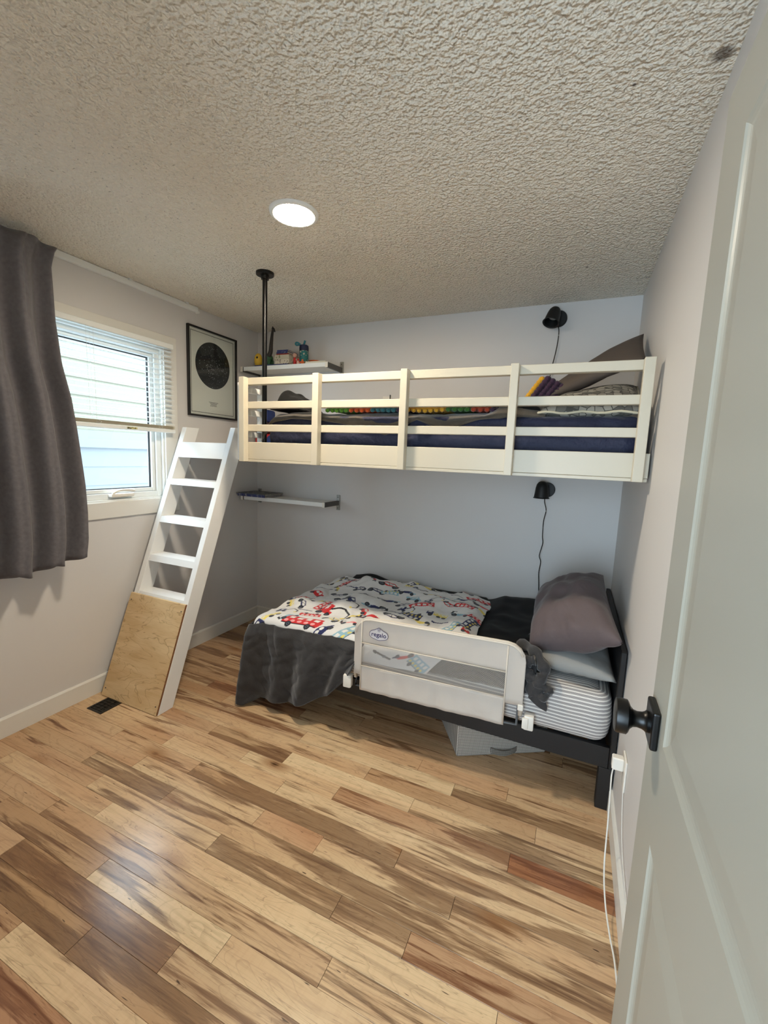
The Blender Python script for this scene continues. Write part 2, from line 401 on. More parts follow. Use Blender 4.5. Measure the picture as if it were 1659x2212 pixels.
def grid_surface(bm, nu, nv, f, thick=0.0):
    """sheet f(u,v) -> point, given thickness along its normal (closed)"""
    P = [[Vector(f(i/nu, j/nv)) for j in range(nv+1)] for i in range(nu+1)]
    top = [[bm.verts.new(P[i][j]) for j in range(nv+1)] for i in range(nu+1)]
    fs = []
    for i in range(nu):
        for j in range(nv): fs.append(bm.faces.new((top[i][j], top[i+1][j], top[i+1][j+1], top[i][j+1])))
    if thick:
        bot = []
        for i in range(nu+1):
            row = []
            for j in range(nv+1):
                du = P[min(i+1, nu)][j]-P[max(i-1, 0)][j]; dv = P[i][min(j+1, nv)]-P[i][max(j-1, 0)]
                nn = du.cross(dv); nn = nn.normalized() if nn.length > 1e-9 else Vector((0, 0, 1))
                row.append(bm.verts.new(P[i][j]-nn*thick))
            bot.append(row)
        for i in range(nu):
            for j in range(nv): bm.faces.new((bot[i][j+1], bot[i+1][j+1], bot[i+1][j], bot[i][j]))
        for i in range(nu):
            bm.faces.new((top[i][0], bot[i][0], bot[i+1][0], top[i+1][0])); bm.faces.new((top[i+1][nv], bot[i+1][nv], bot[i][nv], top[i][nv]))
        for j in range(nv):
            bm.faces.new((top[0][j+1], bot[0][j+1], bot[0][j], top[0][j])); bm.faces.new((top[nu][j], bot[nu][j], bot[nu][j+1], top[nu][j+1]))
    return top

def nz(x, y, z=0): return noise.noise(Vector((x, y, z)))

def obj(name, bm, m, parent=None, smooth=False, root=None):
    """link one mesh object. Geometry is given in world space; the thing's base is taken off."""
    me = bpy.data.meshes.new(name)
    base = root if root is not None else parent
    off = Vector((0, 0, 0)); p = parent
    while p is not None: off += p.location; p = p.parent
    if off.length: bmesh.ops.translate(bm, verts=bm.verts, vec=-off)
    bmesh.ops.recalc_face_normals(bm, faces=bm.faces)
    if smooth:
        for f in bm.faces: f.smooth = True
    bm.to_mesh(me); bm.free()
    me.materials.append(m)
    if smooth == 'auto':
        me.set_sharp_from_angle(angle=math.radians(38))
    o = bpy.data.objects.new(name, me); COL.objects.link(o)
    if parent is not None: o.parent = parent
    return o

def tag(o, label=None, cat=None, group=None, kind=None):
    if label: o['label'] = label
    if cat: o['category'] = cat
    if group: o['group'] = group
    if kind: o['kind'] = kind
    return o

def empty(name, loc, label=None, cat=None, group=None, kind=None):
    o = bpy.data.objects.new(name, None); COL.objects.link(o); o.location = loc; o.empty_display_size = .05
    return tag(o, label, cat, group, kind)

def bobj(name, m, boxes, parent=None, bev=0, smooth=False):
    bm = bm_new()
    for b in boxes: box(bm, *b, bev=bev)
    return obj(name, bm, m, parent, smooth)

# ------------------------------------------------------------------ room shell
fl = bobj('floor', M['groove'], [(-.15, W+.15, -1.5, D+.15, -.06, -.012)]); tag(fl, kind='structure')
J = {-4: [.5, 1.5], -3: [.9, 1.9], -2: [1.066, 1.9], -1: [.45, 1.272, 2.2], 0: [.744, 1.55], 1: [.468, 1.098, 1.668], 2: [.666, 1.974], 3: [.17, .869, 2.44],
     4: [.685, 1.378, 1.911, 2.16], 5: [.516, 1.031], 6: [.746, 1.453, 1.736, 2.257], 7: [.465, 1.006, 2.03], 8: [.736, 1.43], 9: [1.152, 1.668, 2.404],
     10: [.87, 1.345, 1.988], 11: [.35, 1.739, 2.484], 12: [.25, 1.32, 2.125], 13: [.714, 1.941, 2.351], 14: [.508, 1.2], 15: [.9, 1.538]}
# plank looks: (tone, streak, red)
TN = {(-3, 1): (.6, .5, .9), (-3, 2): (.9, .6, .7), (-2, 1): (.15, .2, .1), (-2, 0): (.7, .4, .6), (-1, 1): (.85, .8, .1), (-1, 2): (.75, .7, .2), (-1, 0): (.9, .6, .4),
      (0, 1): (.85, .85, .3), (0, 2): (.5, .6, .4), (1, 0): (.6, .5, .4), (1, 1): (.75, .5, .3), (1, 2): (.15, .45, .1), (1, 3): (.25, .55, .1), (2, 0): (.5, .3, .5), (2, 1): (.45, .7, .3), (2, 2): (.2, .6, 0),
      (3, 1): (.25, .2, .3), (3, 2): (.08, .12, .05), (3, 3): (.2, .4, .2), (4, 0): (.5, .3, .6), (4, 1): (.2, .55, .1), (4, 2): (.35, .85, .1), (4, 3): (.2, .8, .2), (4, 4): (.65, .7, .9),
      (5, 0): (.6, .3, .5), (5, 1): (.35, .8, .1), (5, 2): (.35, .75, .2), (6, 0): (.4, .3, .5), (6, 1): (.2, .45, .2), (6, 2): (.3, .1, .9), (6, 3): (.3, .75, .2), (6, 4): (.2, .7, .2),
      (7, 0): (.5, .3, .4), (7, 1): (.35, .5, .5), (7, 2): (.5, .92, .2), (7, 3): (.15, .75, .2), (8, 0): (.4, .4, .5), (8, 1): (.15, .35, .1), (8, 2): (.12, .45, .1),
      (9, 0): (.3, .3, .5), (9, 1): (.08, .35, 0), (9, 2): (.6, .7, .6), (9, 3): (1, .55, 1), (10, 0): (.5, .3, .6), (10, 1): (.65, .85, .3), (10, 2): (.0, .1, 0), (10, 3): (.2, .75, 0),
      (11, 1): (.2, .45, .2), (11, 2): (.65, .45, .4), (11, 3): (.35, .35, .5), (12, 2): (.1, .3, .2), (12, 3): (.45, .85, .1), (13, 0): (.5, .6, .4), (13, 1): (.25, .5, .3), (13, 2): (.25, .2, .4), (13, 3): (.4, .5, .4)}
pitch = .0836
rp = random.Random(21)
for k in range(-16, 27):
    y1 = .790+pitch*k; y0 = y1-pitch
    if y0 > D: continue
    y1 = min(y1, D+.02)
    if k in J: xs = J[k]
    else:
        xs = []; x = rp.uniform(.2, .9)
        while x < W-.15: xs.append(x); x += rp.uniform(.45, 1.15)
        if k < -4 and k < -8: xs = []
    xs = [0]+xs+[W]
    for i in range(len(xs)-1):
        g = .0007
        a, b = xs[i]+g, xs[i+1]-g; c, d = y0+g*.6, y1-g*.6
        cx, cy = (a+b)/2, (c+d)/2
        bm = bm_new()
        dz = rp.uniform(-.0002, .0002); e = .0004
        pr = [(c, -.012), (d, -.012), (d, -e+dz), (d-e, dz), (c+e, dz), (c, -e+dz)]
        prism(bm, pr, 0, a, b)
        bmesh.ops.translate(bm, verts=bm.verts, vec=(-cx, -cy, 0))
        o = obj('plank', bm, M['plank']); o.location = (cx, cy, 0); o.parent = fl
        t = TN.get((k, i))
        if t is None: t = (rp.random()**1.3, rp.uniform(.1, .85), rp.random()*.8) if k < 14 else (rp.uniform(.2, .9), rp.uniform(.3, .9), rp.uniform(.2, .8))  # back rows default to darker tones, bed shade put into the plank colour
        o.color = (*t, 1)

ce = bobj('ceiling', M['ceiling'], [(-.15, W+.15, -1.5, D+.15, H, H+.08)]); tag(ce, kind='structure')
T = .14
bobj_wb = bobj('wall_back', M['wall'], [(-.15, W+.15, D, D+.12, -.06, H)]); tag(bobj_wb, kind='structure')
tag(bobj('wall_right', M['wall'], [(W, W+.12, -1.5, D, -.06, H)]), kind='structure')
WY0, WY1, WZ0, WZ1 = .16, 2.035, 1.139, 2.105           # window opening, its unseen left end added for more daylight
tag(bobj('wall_left', M['wall'], [(-T, 0, -1.5, WY0, -.06, H), (-T, 0, WY1, D, -.06, H), (-T, 0, WY0, WY1, -.06, WZ0), (-T, 0, WY0, WY1, WZ1, H)]), kind='structure')
tag(bobj('wall_front', M['wall'], [(0, 1.86, -.04, .07, 0, H), (2.72, W, -.04, .07, 0, H), (1.86, 2.72, -.04, .07, 2.075, H)]), kind='structure')
HX0, HX1, HZ0, HZ1 = .75, 2.70, .25, 2.15      # window added in the unseen hall to bring in cool fill light
tag(bobj('wall_hall', M['wall'], [(0, HX0, -1.5, -1.4, 0, H), (HX1, W, -1.5, -1.4, 0, H), (HX0, HX1, -1.5, -1.4, HZ1, H), (HX0, HX1, -1.5, -1.4, 0, HZ0)]), kind='structure')
w2 = empty('added_hall_window', (1.7, -1.45, HZ0), kind='structure')
bobj('frame', M['vinyl'], [(HX0, HX0+.05, -1.47, -1.42, HZ0, HZ1), (HX1-.05, HX1, -1.47, -1.42, HZ0, HZ1), (HX0+.05, HX1-.05, -1.47, -1.42, HZ0, HZ0+.05), (HX0+.05, HX1-.05, -1.47, -1.42, HZ1-.05, HZ1)], w2)
bobj('pane', M['glass'], [(HX0+.05, HX1-.05, -1.448, -1.444, HZ0+.05, HZ1-.05)], w2)

def baseboard(name, pr_axis, a, b, at, sgn):
    bm = bm_new(); t = .013*sgn
    pts = [(at, 0.0), (at+t, 0.0), (at+t, .094), (at+t*.55, .103), (at, .103)]
    prism(bm, pts, pr_axis, a, b)
    tag(obj(name, bm, M['trim']), kind='structure')
baseboard('baseboard_back', 0, .0, W, D, -1)
# left/right run along y: profile in x,z
for nm, at, sg in (('baseboard_left', 0, 1), ('baseboard_right', W, -1)):
    bm = bm_new(); t = .013*sg
    prism(bm, [(at, 0), (at+t, 0), (at+t, .094), (at+t*.55, .103), (at, .103)], 1, .08, D-.013)
    tag(obj(nm, bm, M['trim']), kind='structure')

# fill lamp added in the hall, out of view behind the camera
hl = empty('hall_fill_lamp', (1.6, -.8, H), 'added round fill lamp, unseen in the hall behind the doorway', 'lamp')
bm = bm_new(); lathe(bm, [(0, H-.03), (.12, H-.028), (.14, H-.015), (.14, H)], (1.6, -.8, 0)); obj('diffuser', bm, M['added_hall_lamp'], hl, True)

# ------------------------------------------------------------------ window
w = empty('window_1', (0, 1.1, WZ0), kind='structure')
bobj('casing', M['trim'], [(0, .014, WY1, 2.131, 1.045, 2.187), (0, .014, WY0-.08, WY0, 1.045, 2.187), (0, .014, WY0, WY1, 2.105, 2.187), (0, .014, WY0, WY1, 1.045, 1.139)], w, bev=.0015)
bobj('jamb', M['vinyl'], [(-T, 0, WY1-.012, WY1, WZ0, WZ1), (-T, 0, WY0, WY0+.012, WZ0, WZ1), (-T, 0, WY0+.012, WY1-.012, WZ1-.012, WZ1), (-T, 0, WY0+.012, WY1-.012, WZ0, WZ0+.012)], w)
a0, a1, b0, b1 = WY0+.012, WY1-.012, WZ0+.012, WZ1-.012
def ringframe(bm, x0, x1, y0, y1, z0, z1, wd, bev=0):
    box(bm, x0, x1, y0, y0+wd, z0, z1, bev); box(bm, x0, x1, y1-wd, y1, z0, z1, bev)
    box(bm, x0, x1, y0+wd, y1-wd, z0, z0+wd, bev); box(bm, x0, x1, y0+wd, y1-wd, z1-wd, z1, bev)
bm = bm_new(); ringframe(bm, -.085, -.02, a0, a1, b0, b1, .034, .002); box(bm, -.085, -.02, 1.06, 1.12, b0+.034, b1-.034, .002); obj('outer_frame', bm, M['vinyl'], w)
for s0_, s1_ in ((a0+.036, 1.058), (1.122, a1-.036)):
    bm = bm_new(); ringframe(bm, -.075, -.035, s0_, s1_, b0+.036, b1-.036, .022, .002); sa = obj('sash', bm, M['vinyl'], w)
    bm = bm_new(); ringframe(bm, -.062, -.05, s0_+.022, s1_-.022, b0+.058, b1-.058, .005); obj('gasket', bm, M['black_plastic'], sa)
    bobj('pane', M['glass'], [(-.058, -.054, s0_+.024, s1_-.024, b0+.06, b1-.06)], sa)
# crank handle on the lower frame
ch = empty('crank', (0, 0, 0)); ch.parent = w
bm = bm_new(); box(bm, -.02, .018, 1.655, 1.80, 1.165, 1.186, .006, seg=2); cr_base = obj('crank_housing', bm, M['clip'], w, 'auto')
bpy.data.objects.remove(ch)
bm = bm_new(); tube(bm, spline([(.008, 1.665, 1.186), (.012, 1.70, 1.203), (.014, 1.75, 1.206), (.014, 1.80, 1.200)], 5), [.007]*8+[.0085]*8, 8)
obj('crank_handle', bm, M['clip'], cr_base, True)

# curtain track
bm = bm_new(); box(bm, 0, .024, .55, 2.311, 2.405, 2.438, .002); box(bm, .0, .03, 2.305, 2.318, 2.398, 2.412, .002)
for y in (1.80, 2.20): box(bm, .0, .035, y, y+.02, 2.430, 2.44)
tag(obj('curtain_track', bm, M['vinyl']), 'white ceiling-height curtain track above the window', 'curtain track')

# blind
bl = empty('window_blind', (.045, 1.5, 2.13), 'white slatted mini blind lowered over the top half of the window', 'blind')
BY0, BY1 = .96, 2.075
bobj('head_rail', M['vinyl'], [(.016, .055, BY0, BY1, 2.100, 2.132)], bl, bev=.003)
bm = bm_new()
prism(bm, [(.030, -.0008), (.038, .0018), (.045, .0028), (.052, .0018), (.060, -.0008), (.060, -.0014), (.052, .0012), (.045, .0022), (.038, .0012), (.030, -.0014)], 1, BY0+.004, BY1-.004)
# slat profile given as (x, z): built at z=0
sl_me = None
for i in range(16):
    z = 2.082-i*.0305
    if sl_me is None:
        s0 = obj('slat', bm, M['vinyl'], bl); sl_me = s0.data
        s0.location = (0, 0, z); s0.rotation_euler = (0, .0, 0)
        # geometry was offset by the blind's base: keep local z = z - base
    else:
        s1 = bpy.data.objects.new('slat', sl_me); COL.objects.link(s1); s1.parent = bl; s1.location = (0, 0, z)
bm = bm_new()
for i in range(9): box(bm, .031, .059, BY0+.004, BY1-.004, 1.592+i*.0022, 1.5930+i*.0022)
tag(obj('stacked_slats', bm, M['cream_pipe'], bl), kind='stuff')
bobj('bottom_rail', M['vinyl'], [(.030, .060, BY0+.002, BY1, 1.566, 1.590)], bl, bev=.004)
bm = bm_new(); box(bm, .0605, .061, 1.735, 1.80, 1.573, 1.584)
obj('warning_sticker', bm, speck_mat('yellow_sticker', (.78, .75, .50), (.15, .13, .05), 120, .53), bl)
for y in (1.20, 1.56, 1.95):
    bm = bm_new()
    for x in (.030, .060): tube(bm, [(x, y, 2.10), (x, y, 1.59)], .0007, 4)
    tube(bm, spline([(.062, y, 1.60), (.066, y+.012, 1.592), (.063, y+.025, 1.602), (.064, y+.008, 1.606)], 4), .0011, 4)
    obj('ladder_cord', bm, M['cord_white'], bl)
bm = bm_new(); tube(bm, [(.062, 1.52, 2.10), (.063, 1.525, 1.62)], .0006, 4); obj('pull_cord', bm, M['cord_white'], bl)

# outside: neighbour's wall and ground
nb = empty('neighbour_house', (-2.4, 2.5, -.9), 'cream clapboard wall of the house next door behind the window', 'house')
zz = 1.62; kk = 0
while zz < 2.45:
    bm = bm_new(); prism(bm, [(-2.2, zz), (-2.185, zz), (-2.2, zz+.175), (-2.22, zz+.175), (-2.22, zz)], 1, -1.5, 7); obj('siding_board', bm, M['siding'], nb); zz += .175
bm = bm_new(); box(bm, -2.22, -2.16, -1.5, 7, 1.44, 1.62, .004); obj('white_band', bm, M['siding_white'], nb)
bm = bm_new(); box(bm, -2.40, -2.22, -1.5, 7, -.9, 2.64); obj('wall_core', bm, M['siding_white'], nb)
zz = 1.24
while zz > -.9:
    bm = bm_new(); prism(bm, [(-2.2, zz), (-2.192, zz), (-2.2, zz+.2), (-2.22, zz+.2), (-2.22, zz)], 1, -1.5, 7); obj('siding_board', bm, M['siding_white'], nb); zz -= .2
tag(bobj('ground_outside', M['snow'], [(-12, -.15, -6, 9, -1.0, -.9)]), kind='structure')

tag(bobj('added_roof_eave', M['siding_white'], [(-.20, W+.3, -1.9, D+.4, H+.10, H+.20)]), kind='structure')  # roof slab added out of view to hold back sky light on the siding

# ------------------------------------------------------------------ curtain
cu = empty('curtain', (.11, 1.1, 2.41), 'charcoal gray curtain bunched at the left edge of the window', 'curtain')
edge = [(2.405, 1.385), (2.383, 1.369), (2.30, 1.345), (2.055, 1.342), (1.857, 1.357), (1.689, 1.391), (1.54, 1.408), (1.261, 1.432), (1.12, 1.437), (.974, 1.434), (.89, 1.421)]
ez = np.array([e[0] for e in edge][::-1]); ey = np.array([e[1] for e in edge][::-1])
CY0 = .62
def cur(u, v):
    zb = .845+.022*math.sin(u*9+1)+ (.05*max(0, (u-.88)/.12) if u > .88 else 0) - (.03 if .60 < u < .80 else 0)*math.sin((u-.6)/.2*math.pi)
    zt = 2.408-.012*abs(math.sin(u*14))
    z = zt+(zb-zt)*v
    yr = float(np.interp(z, ez, ey))-.030
    y = CY0+(yr-CY0)*u
    amp = .020+.022*min(1, v*2.2)
    ph = 2*math.pi*5.2*u + .5*math.sin(v*2.5+u*4)
    s = math.sin(ph)+.35*math.sin(2*ph+1+v)
    x = .150+.02*v+amp*s+.008*nz(u*7, v*2.5, 3)
    if u > .9: x += -.03*(u-.9)/.1*(1-v)
    y += .012*math.cos(ph)*(1-.5*v)
    return (max(x, .072+.004*s), y, z)
bm = bm_new(); grid_surface(bm, 150, 60, cur, .0025); obj('cloth', bm, M['curtain'], cu, True)
for i in range(9):
    y = .70+i*.078; bobj('hook', M['clip'], [(.026, .10, y, y+.004, 2.395, 2.403)], cu)

# ------------------------------------------------------------------ ceiling lamp
cl = empty('ceiling_light', (1.36, 1.565, H), 'round flush ceiling light glowing warm white', 'lamp')
bm = bm_new(); lathe(bm, [(.083, H-.0105), (.088, H-.012), (.098, H-.007), (.100, H)], (1.36, 1.565, 0), seg=48); obj('trim_ring', bm, M['vinyl'], cl, True)
bm = bm_new(); lathe(bm, [(0, H-.0125), (.06, H-.012), (.0835, H-.0095), (.0835, H-.004), (0, H-.004)], (1.36, 1.565, 0), seg=48); obj('diffuser', bm, M['lamp'], cl, True)

# ------------------------------------------------------------------ framed star map
fp = empty('framed_poster', (0, 2.455, 1.70), 'black framed star map poster on the left wall beside the window', 'picture')
Y0, Y1, Z0, Z1 = 2.224, 2.686, 1.703, 2.313
for q in ((Y0, Y0+.012, Z0, Z1), (Y1-.012, Y1, Z0, Z1), (Y0+.012, Y1-.012, Z0, Z0+.012), (Y0+.012, Y1-.012, Z1-.012, Z1)):
    bobj('frame_bar', M['frame'], [(.001, .022, *q)], fp, bev=.001)
pp = bobj('poster', M['paper'], [(.003, .008, Y0+.012, Y1-.012, Z0+.012, Z1-.012)], fp)
bm = bm_new(); t = .0032
ringframe(bm, .0081, .0086, Y0+.029, Y1-.029, Z0+.029, Z1-.029, t); obj('printed_border', bm, M['ink'], pp)
cy, cz, cr = 2.455, 2.075, .163
bm = bm_new(); lathe(bm, [(0, .0086), (cr, .0086), (cr, .0081)], (0, cy, cz), (1, 0, 0), 64)
obj('star_disc', bm, M['ink'], pp)
bm = bm_new(); rs = random.Random(5)
for i in range(420):
    if i < 200: r_, a_ = cr*.97*math.sqrt(rs.random()), rs.uniform(0, 6.283); y, z = cy+r_*math.cos(a_), cz+r_*math.sin(a_)
    else: y, z = cy+rs.gauss(0, .045), cz-.03+rs.gauss(0, .055)
    if (y-cy)**2+(z-cz)**2 > (cr*.96)**2: continue
    s = .0007+.0018*rs.random()**4
    vs = [bm.verts.new((.0090, y+s*math.cos(q*math.pi/2), z+s*math.sin(q*math.pi/2))) for q in range(4)]; bm.faces.new(vs)
tag(obj('printed_stars', bm, M['star'], pp), kind='stuff')
bm = bm_new()
for j, wd in enumerate((.088, .068, .056, .066)):
    z = 1.812-j*.0085; y = cy+.0-wd/2
    while y < cy+wd/2:
        l = rs.uniform(.002, .009); box(bm, .0081, .0086, y, min(y+l, cy+wd/2), z, z+.0032); y += l+.0016
tag(obj('printed_caption', bm, M['ink'], pp), kind='stuff')
bobj('glazing', M['glass'], [(.012, .0135, Y0+.011, Y1-.011, Z0+.011, Z1-.011)], fp)

# ------------------------------------------------------------------ loft bed
lb = empty('loft_bed', (1.75, 2.4, 1.413), 'white painted loft bed with slatted guard rail hung from the walls', 'bed')
PX = [(.766, .802), (1.245, 1.281), (1.726, 1.760), (2.219, 2.252), (2.700, 2.737)]
for (a, b) in PX: bobj('post', M['white_wood'], [(a, b, 1.890, 1.9275, 1.411, 1.873)], lb, bev=.002)
xr = (.768, 2.735)
for z0, z1 in ((1.834, 1.872), (1.706, 1.743), (1.581, 1.618)):
    bobj('rail', M['white_wood'], [(*xr, 1.928, 1.963, z0, z1)], lb, bev=.002)
bobj('side_board', M['white_wood'], [(.768, 2.757, 1.928, 1.966, 1.425, 1.521)], lb, bev=.002)
bobj('side_board_lip', M['white_wood'], [(.770, 2.755, 1.9275, 1.968, 1.411, 1.424)], lb, bev=.001)
bobj('end_post', M['ladder_white'], [(.722, .7655, 1.928, 1.962, 1.418, 1.850)], lb, bev=.002)
bobj('end_post', M['ladder_white'], [(.762, .800, 2.045, 2.083, 1.418, 1.826)], lb, bev=.002)
for z0, z1 in ((1.794, 1.824), (1.668, 1.700), (1.548, 1.578)):
    bobj('end_rail', M['ladder_white'], [(.766, .796, 1.963, 2.045, z0, z1)], lb, bev=.002)
bobj('end_board', M['ladder_white'], [(.768, .800, 2.083, 2.93, 1.42, 1.515), (.768, .800, 1.966, 2.045, 1.42, 1.515)], lb)
bobj('back_board', M['white_wood'], [(.80, 2.757, 2.91, 2.945, 1.42, 1.515)], lb)
bobj('mattress_base', M['white_wood'], [(.80, 2.757, 1.967, 2.909, 1.44, 1.462)], lb)
for k in range(9):
    x = .85+k*.23
    bobj('slat', M['white_wood'], [(x, x+.07, 1.968, 2.909, 1.424, 1.4395)], lb)

pole = empty('support_pole', (.854, 2.0, 1.42), 'black steel pipe running from ceiling flange down inside the loft rail', 'pole')
bm = bm_new(); tube(bm, [(.854, 2.0, 1.463), (.854, 2.0, 2.43)], .0135, 16); obj('pipe', bm, M['black_metal'], pole, 'auto')
bm = bm_new(); lathe(bm, [(.0135, 2.404), (.021, 2.405), (.022, 2.424), (.047, 2.426), (.049, 2.432), (.049, 2.44), (0, 2.44)], (.854, 2.0, 0), seg=32); fg = obj('flange', bm, M['black_metal'], pole, 'auto')
for q in range(4):
    bm = bm_new(); a = q*math.pi/2+.6; ball(bm, (.854+.035*math.cos(a), 2.0+.035*math.sin(a), 2.4255), .0045, 1, (1, 1, .5))
    obj('screw', bm, M['dark_alum'], fg)

# landing platform at the head of the ladder
lp = empty('landing_platform', (.38, 2.5, 1.413), 'white landing shelf between ladder top and left wall', 'platform')
bobj('front_board', M['ladder_white'], [(.015, .755, 2.200, 2.235, 1.413, 1.500)], lp, bev=.002)
bobj('deck', M['ladder_white'], [(.004, .757, 2.236, 2.94, 1.482, 1.500)], lp)

# loft mattress
def soft_box(x0, x1, y0, y1, z0, z1, r, wr=.0, seed=0, nx=90, crease=0):
    """rounded mattress-like slab with a few soft wrinkles; returns bm"""
    bm = bm_new()
    # outline in plan (rounded rectangle) x profile
    rr = r*1.3; n = 6; out = []
    for (cx, cy, a0) in ((x1-rr, y0+rr, -90), (x1-rr, y1-rr, 0), (x0+rr, y1-rr, 90), (x0+rr, y0+rr, 180)):
        for k in range(n+1):
            a = math.radians(a0+90*k/n); out.append((cx+rr*math.cos(a), cy+rr*math.sin(a), math.cos(a), math.sin(a)))
    # densify long edges
    dense = []
    for i, p in enumerate(out):
        q = out[(i+1) % len(out)]; dense.append(p); L = math.hypot(q[0]-p[0], q[1]-p[1])
        m = int(L/.03)
        for k in range(1, m): t = k/m; dense.append(tuple(p[j]+(q[j]-p[j])*t for j in range(4)))
    hz = z1-z0; prof = []
    for k in range(7): a = math.radians(-90+90*k/6); prof.append((-r+r*math.cos(a), z0+r+r*math.sin(a)))
    for k in range(1, 5): prof.append((.004*math.sin(k/5*math.pi), z0+r+(hz-2*r)*k/5))
    for k in range(7): a = math.radians(90*k/6); prof.append((-r+r*math.cos(a), z1-r+r*math.sin(a)))
    arcs = [0]
    for a, b in zip(prof, prof[1:]): arcs.append(arcs[-1]+math.hypot(b[0]-a[0], b[1]-a[1]))
    lay = bm.verts.layers.float.new('arc'); rings = []
    for (o, z), s in zip(prof, arcs):
        ring = []
        for (x, y, nx_, ny_) in dense:
            w_ = wr*(nz(x*9+z*14+seed, y*9, z*22)+.6*nz(x*30+z*20, y*30, seed)) if wr else 0
            if crease: w_ += crease*abs(nz(x*26-z*14, z*9, seed+4))**.7*-1
            v = bm.verts.new((x+nx_*(o+w_), y+ny_*(o+w_), z)); v[lay] = s; ring.append(v)
        rings.append(ring)
    N = len(dense)
    for a, b in zip(rings, rings[1:]):
        for k in range(N): bm.faces.new((a[k], a[(k+1) % N], b[(k+1) % N], b[k]))
    # caps: bottom fan, top inward rings carrying the stripe coordinate (follows y)
    bm.faces.new(rings[0][::-1])
    top = rings[-1]; f = bm.faces.new(top)
    return bm, arcs[-1]
bm, _ = soft_box(.872, 2.735, 1.992, 2.905, 1.475, 1.672, .045, .006, 3, crease=.012)
tag(obj('loft_mattress', bm, M['navy'], None, True), 'mattress in a navy blue fitted sheet on the loft bed', 'mattress')

# ------------------------------------------------------------------ pillows
def pillow(name, m, c, thick, up=(0, 0, 1), seed=0, n=28, wr=.012, label=None, pinch=.10, parent=None, flat=0):
    """c: four corners (world) in order; up: puff direction"""
    c = [Vector(q) for q in c]; up = Vector(up).normalized()
    bm = bm_new()
    def P(u, v, side):
        a, b = 2*u-1, 2*v-1
        # pull edge midpoints in
        s = 1-pinch*(1-abs(a)**2)*abs(b)**3; t = 1-pinch*(1-abs(b)**2)*abs(a)**3
        uu, vv = .5+a*t*.5, .5+b*s*.5
        p = c[0]*(1-uu)*(1-vv)+c[1]*uu*(1-vv)+c[2]*uu*vv+c[3]*(1-uu)*vv
        h = (max(0, 1-abs(a)**2.6)*max(0, 1-abs(b)**2.6))**.52
        edge = max(abs(a), abs(b))
        rad = math.atan2(b, a)
        wv = wr*h*(nz(p.x*9+seed, p.y*9, p.z*9+side)*1.2) + wr*1.1*h*abs(nz(rad*3.2+seed, edge*1.2, side*3))*(edge**2)
        hh = thick*.5*h+wv*side*side
        if side < 0: hh *= (1-flat)
        return p+up*side*hh
    top = [[bm.verts.new(P(i/n, j/n, 1)) for j in range(n+1)] for i in range(n+1)]
    bot = [[top[i][j] if i in (0, n) or j in (0, n) else bm.verts.new(P(i/n, j/n, -1)) for j in range(n+1)] for i in range(n+1)]
    for i in range(n):
        for j in range(n):
            bm.faces.new((top[i][j], top[i+1][j], top[i+1][j+1], top[i][j+1]))
            bm.faces.new((bot[i][j+1], bot[i+1][j+1], bot[i+1][j], bot[i][j]))
    o = obj(name, bm, m, parent, True)
    if label: tag(o, label, 'pillow')
    m2 = 14; bd_ = [P(i/m2, 0, 1) for i in range(m2)]+[P(1, i/m2, 1) for i in range(m2)]+[P(1-i/m2, 1, 1) for i in range(m2)]+[P(0, 1-i/m2, 1) for i in range(m2)]
    return o, bd_

# low bed
bd = empty('low_bed', (1.8, 2.45, 0), 'low black wooden single bed along the back wall beneath the loft', 'bed')
bobj('side_rail', M['black_wood'], [(.90, 2.737, 1.936, 1.962, .190, .283)], bd, bev=.002)
bobj('side_rail', M['black_wood'], [(.90, 2.737, 2.905, 2.930, .190, .283)], bd, bev=.002)
for x, y in ((2.703, 1.934), (2.703, 2.885), (.885, 1.934), (.885, 2.885)):
    x2 = x+.057 if x > 2 else x+.05
    bobj('leg', M['black_wood'], [(x, x2, y, y+.05, 0.0, .19)], bd, bev=.002)
bobj('headboard', M['black_wood'], [(2.738, 2.7605, 1.934, 2.935, .19, .715)], bd, bev=.003)
bobj('footboard', M['black_wood'], [(.862, .884, 1.934, 2.935, .19, .40)], bd, bev=.003)
bm = bm_new()
for k in range(13):
    x = .95+k*.142; box(bm, x, x+.07, 1.963, 2.904, .266, .2825)
tag(obj('slats', bm, M['black_wood'], bd), kind='stuff')

bm, top_arc = soft_box(.890, 2.733, 1.928, 2.925, .284, .508, .055, .0025, 9)
# rebuild top face as strips so that stripes run over the top
lay = bm.verts.layers.float['arc']
tf = max(bm.faces, key=lambda f: f.calc_center_median().z); vs = list(tf.verts); bm.faces.remove(tf)
ymin = min(v.co.y for v in vs); ymax = max(v.co.y for v in vs)
# pair vertices across the bed by x: simple inner grid
gx = 40; gy = 24; x0, x1 = min(v.co.x for v in vs), max(v.co.x for v in vs)
G = []
for i in range(gx+1):
    row = []
    for j in range(gy+1):
        x = x0+.0+(x1-x0)*i/gx; y = ymin+(ymax-ymin)*j/gy
        v = bm.verts.new((x, y, .5075+.003*nz(x*5, y*5)-(.01 if i in (0, gx) or j in (0, gy) else 0))); v[lay] = top_arc+(y-ymin); row.append(v)
    G.append(row)
for i in range(gx):
    for j in range(gy): bm.faces.new((G[i][j], G[i+1][j], G[i+1][j+1], G[i][j+1]))
tag(obj('low_mattress', bm, M['stripe'], None, True), 'thick mattress in a gray striped fitted sheet on the low black bed', 'mattress')

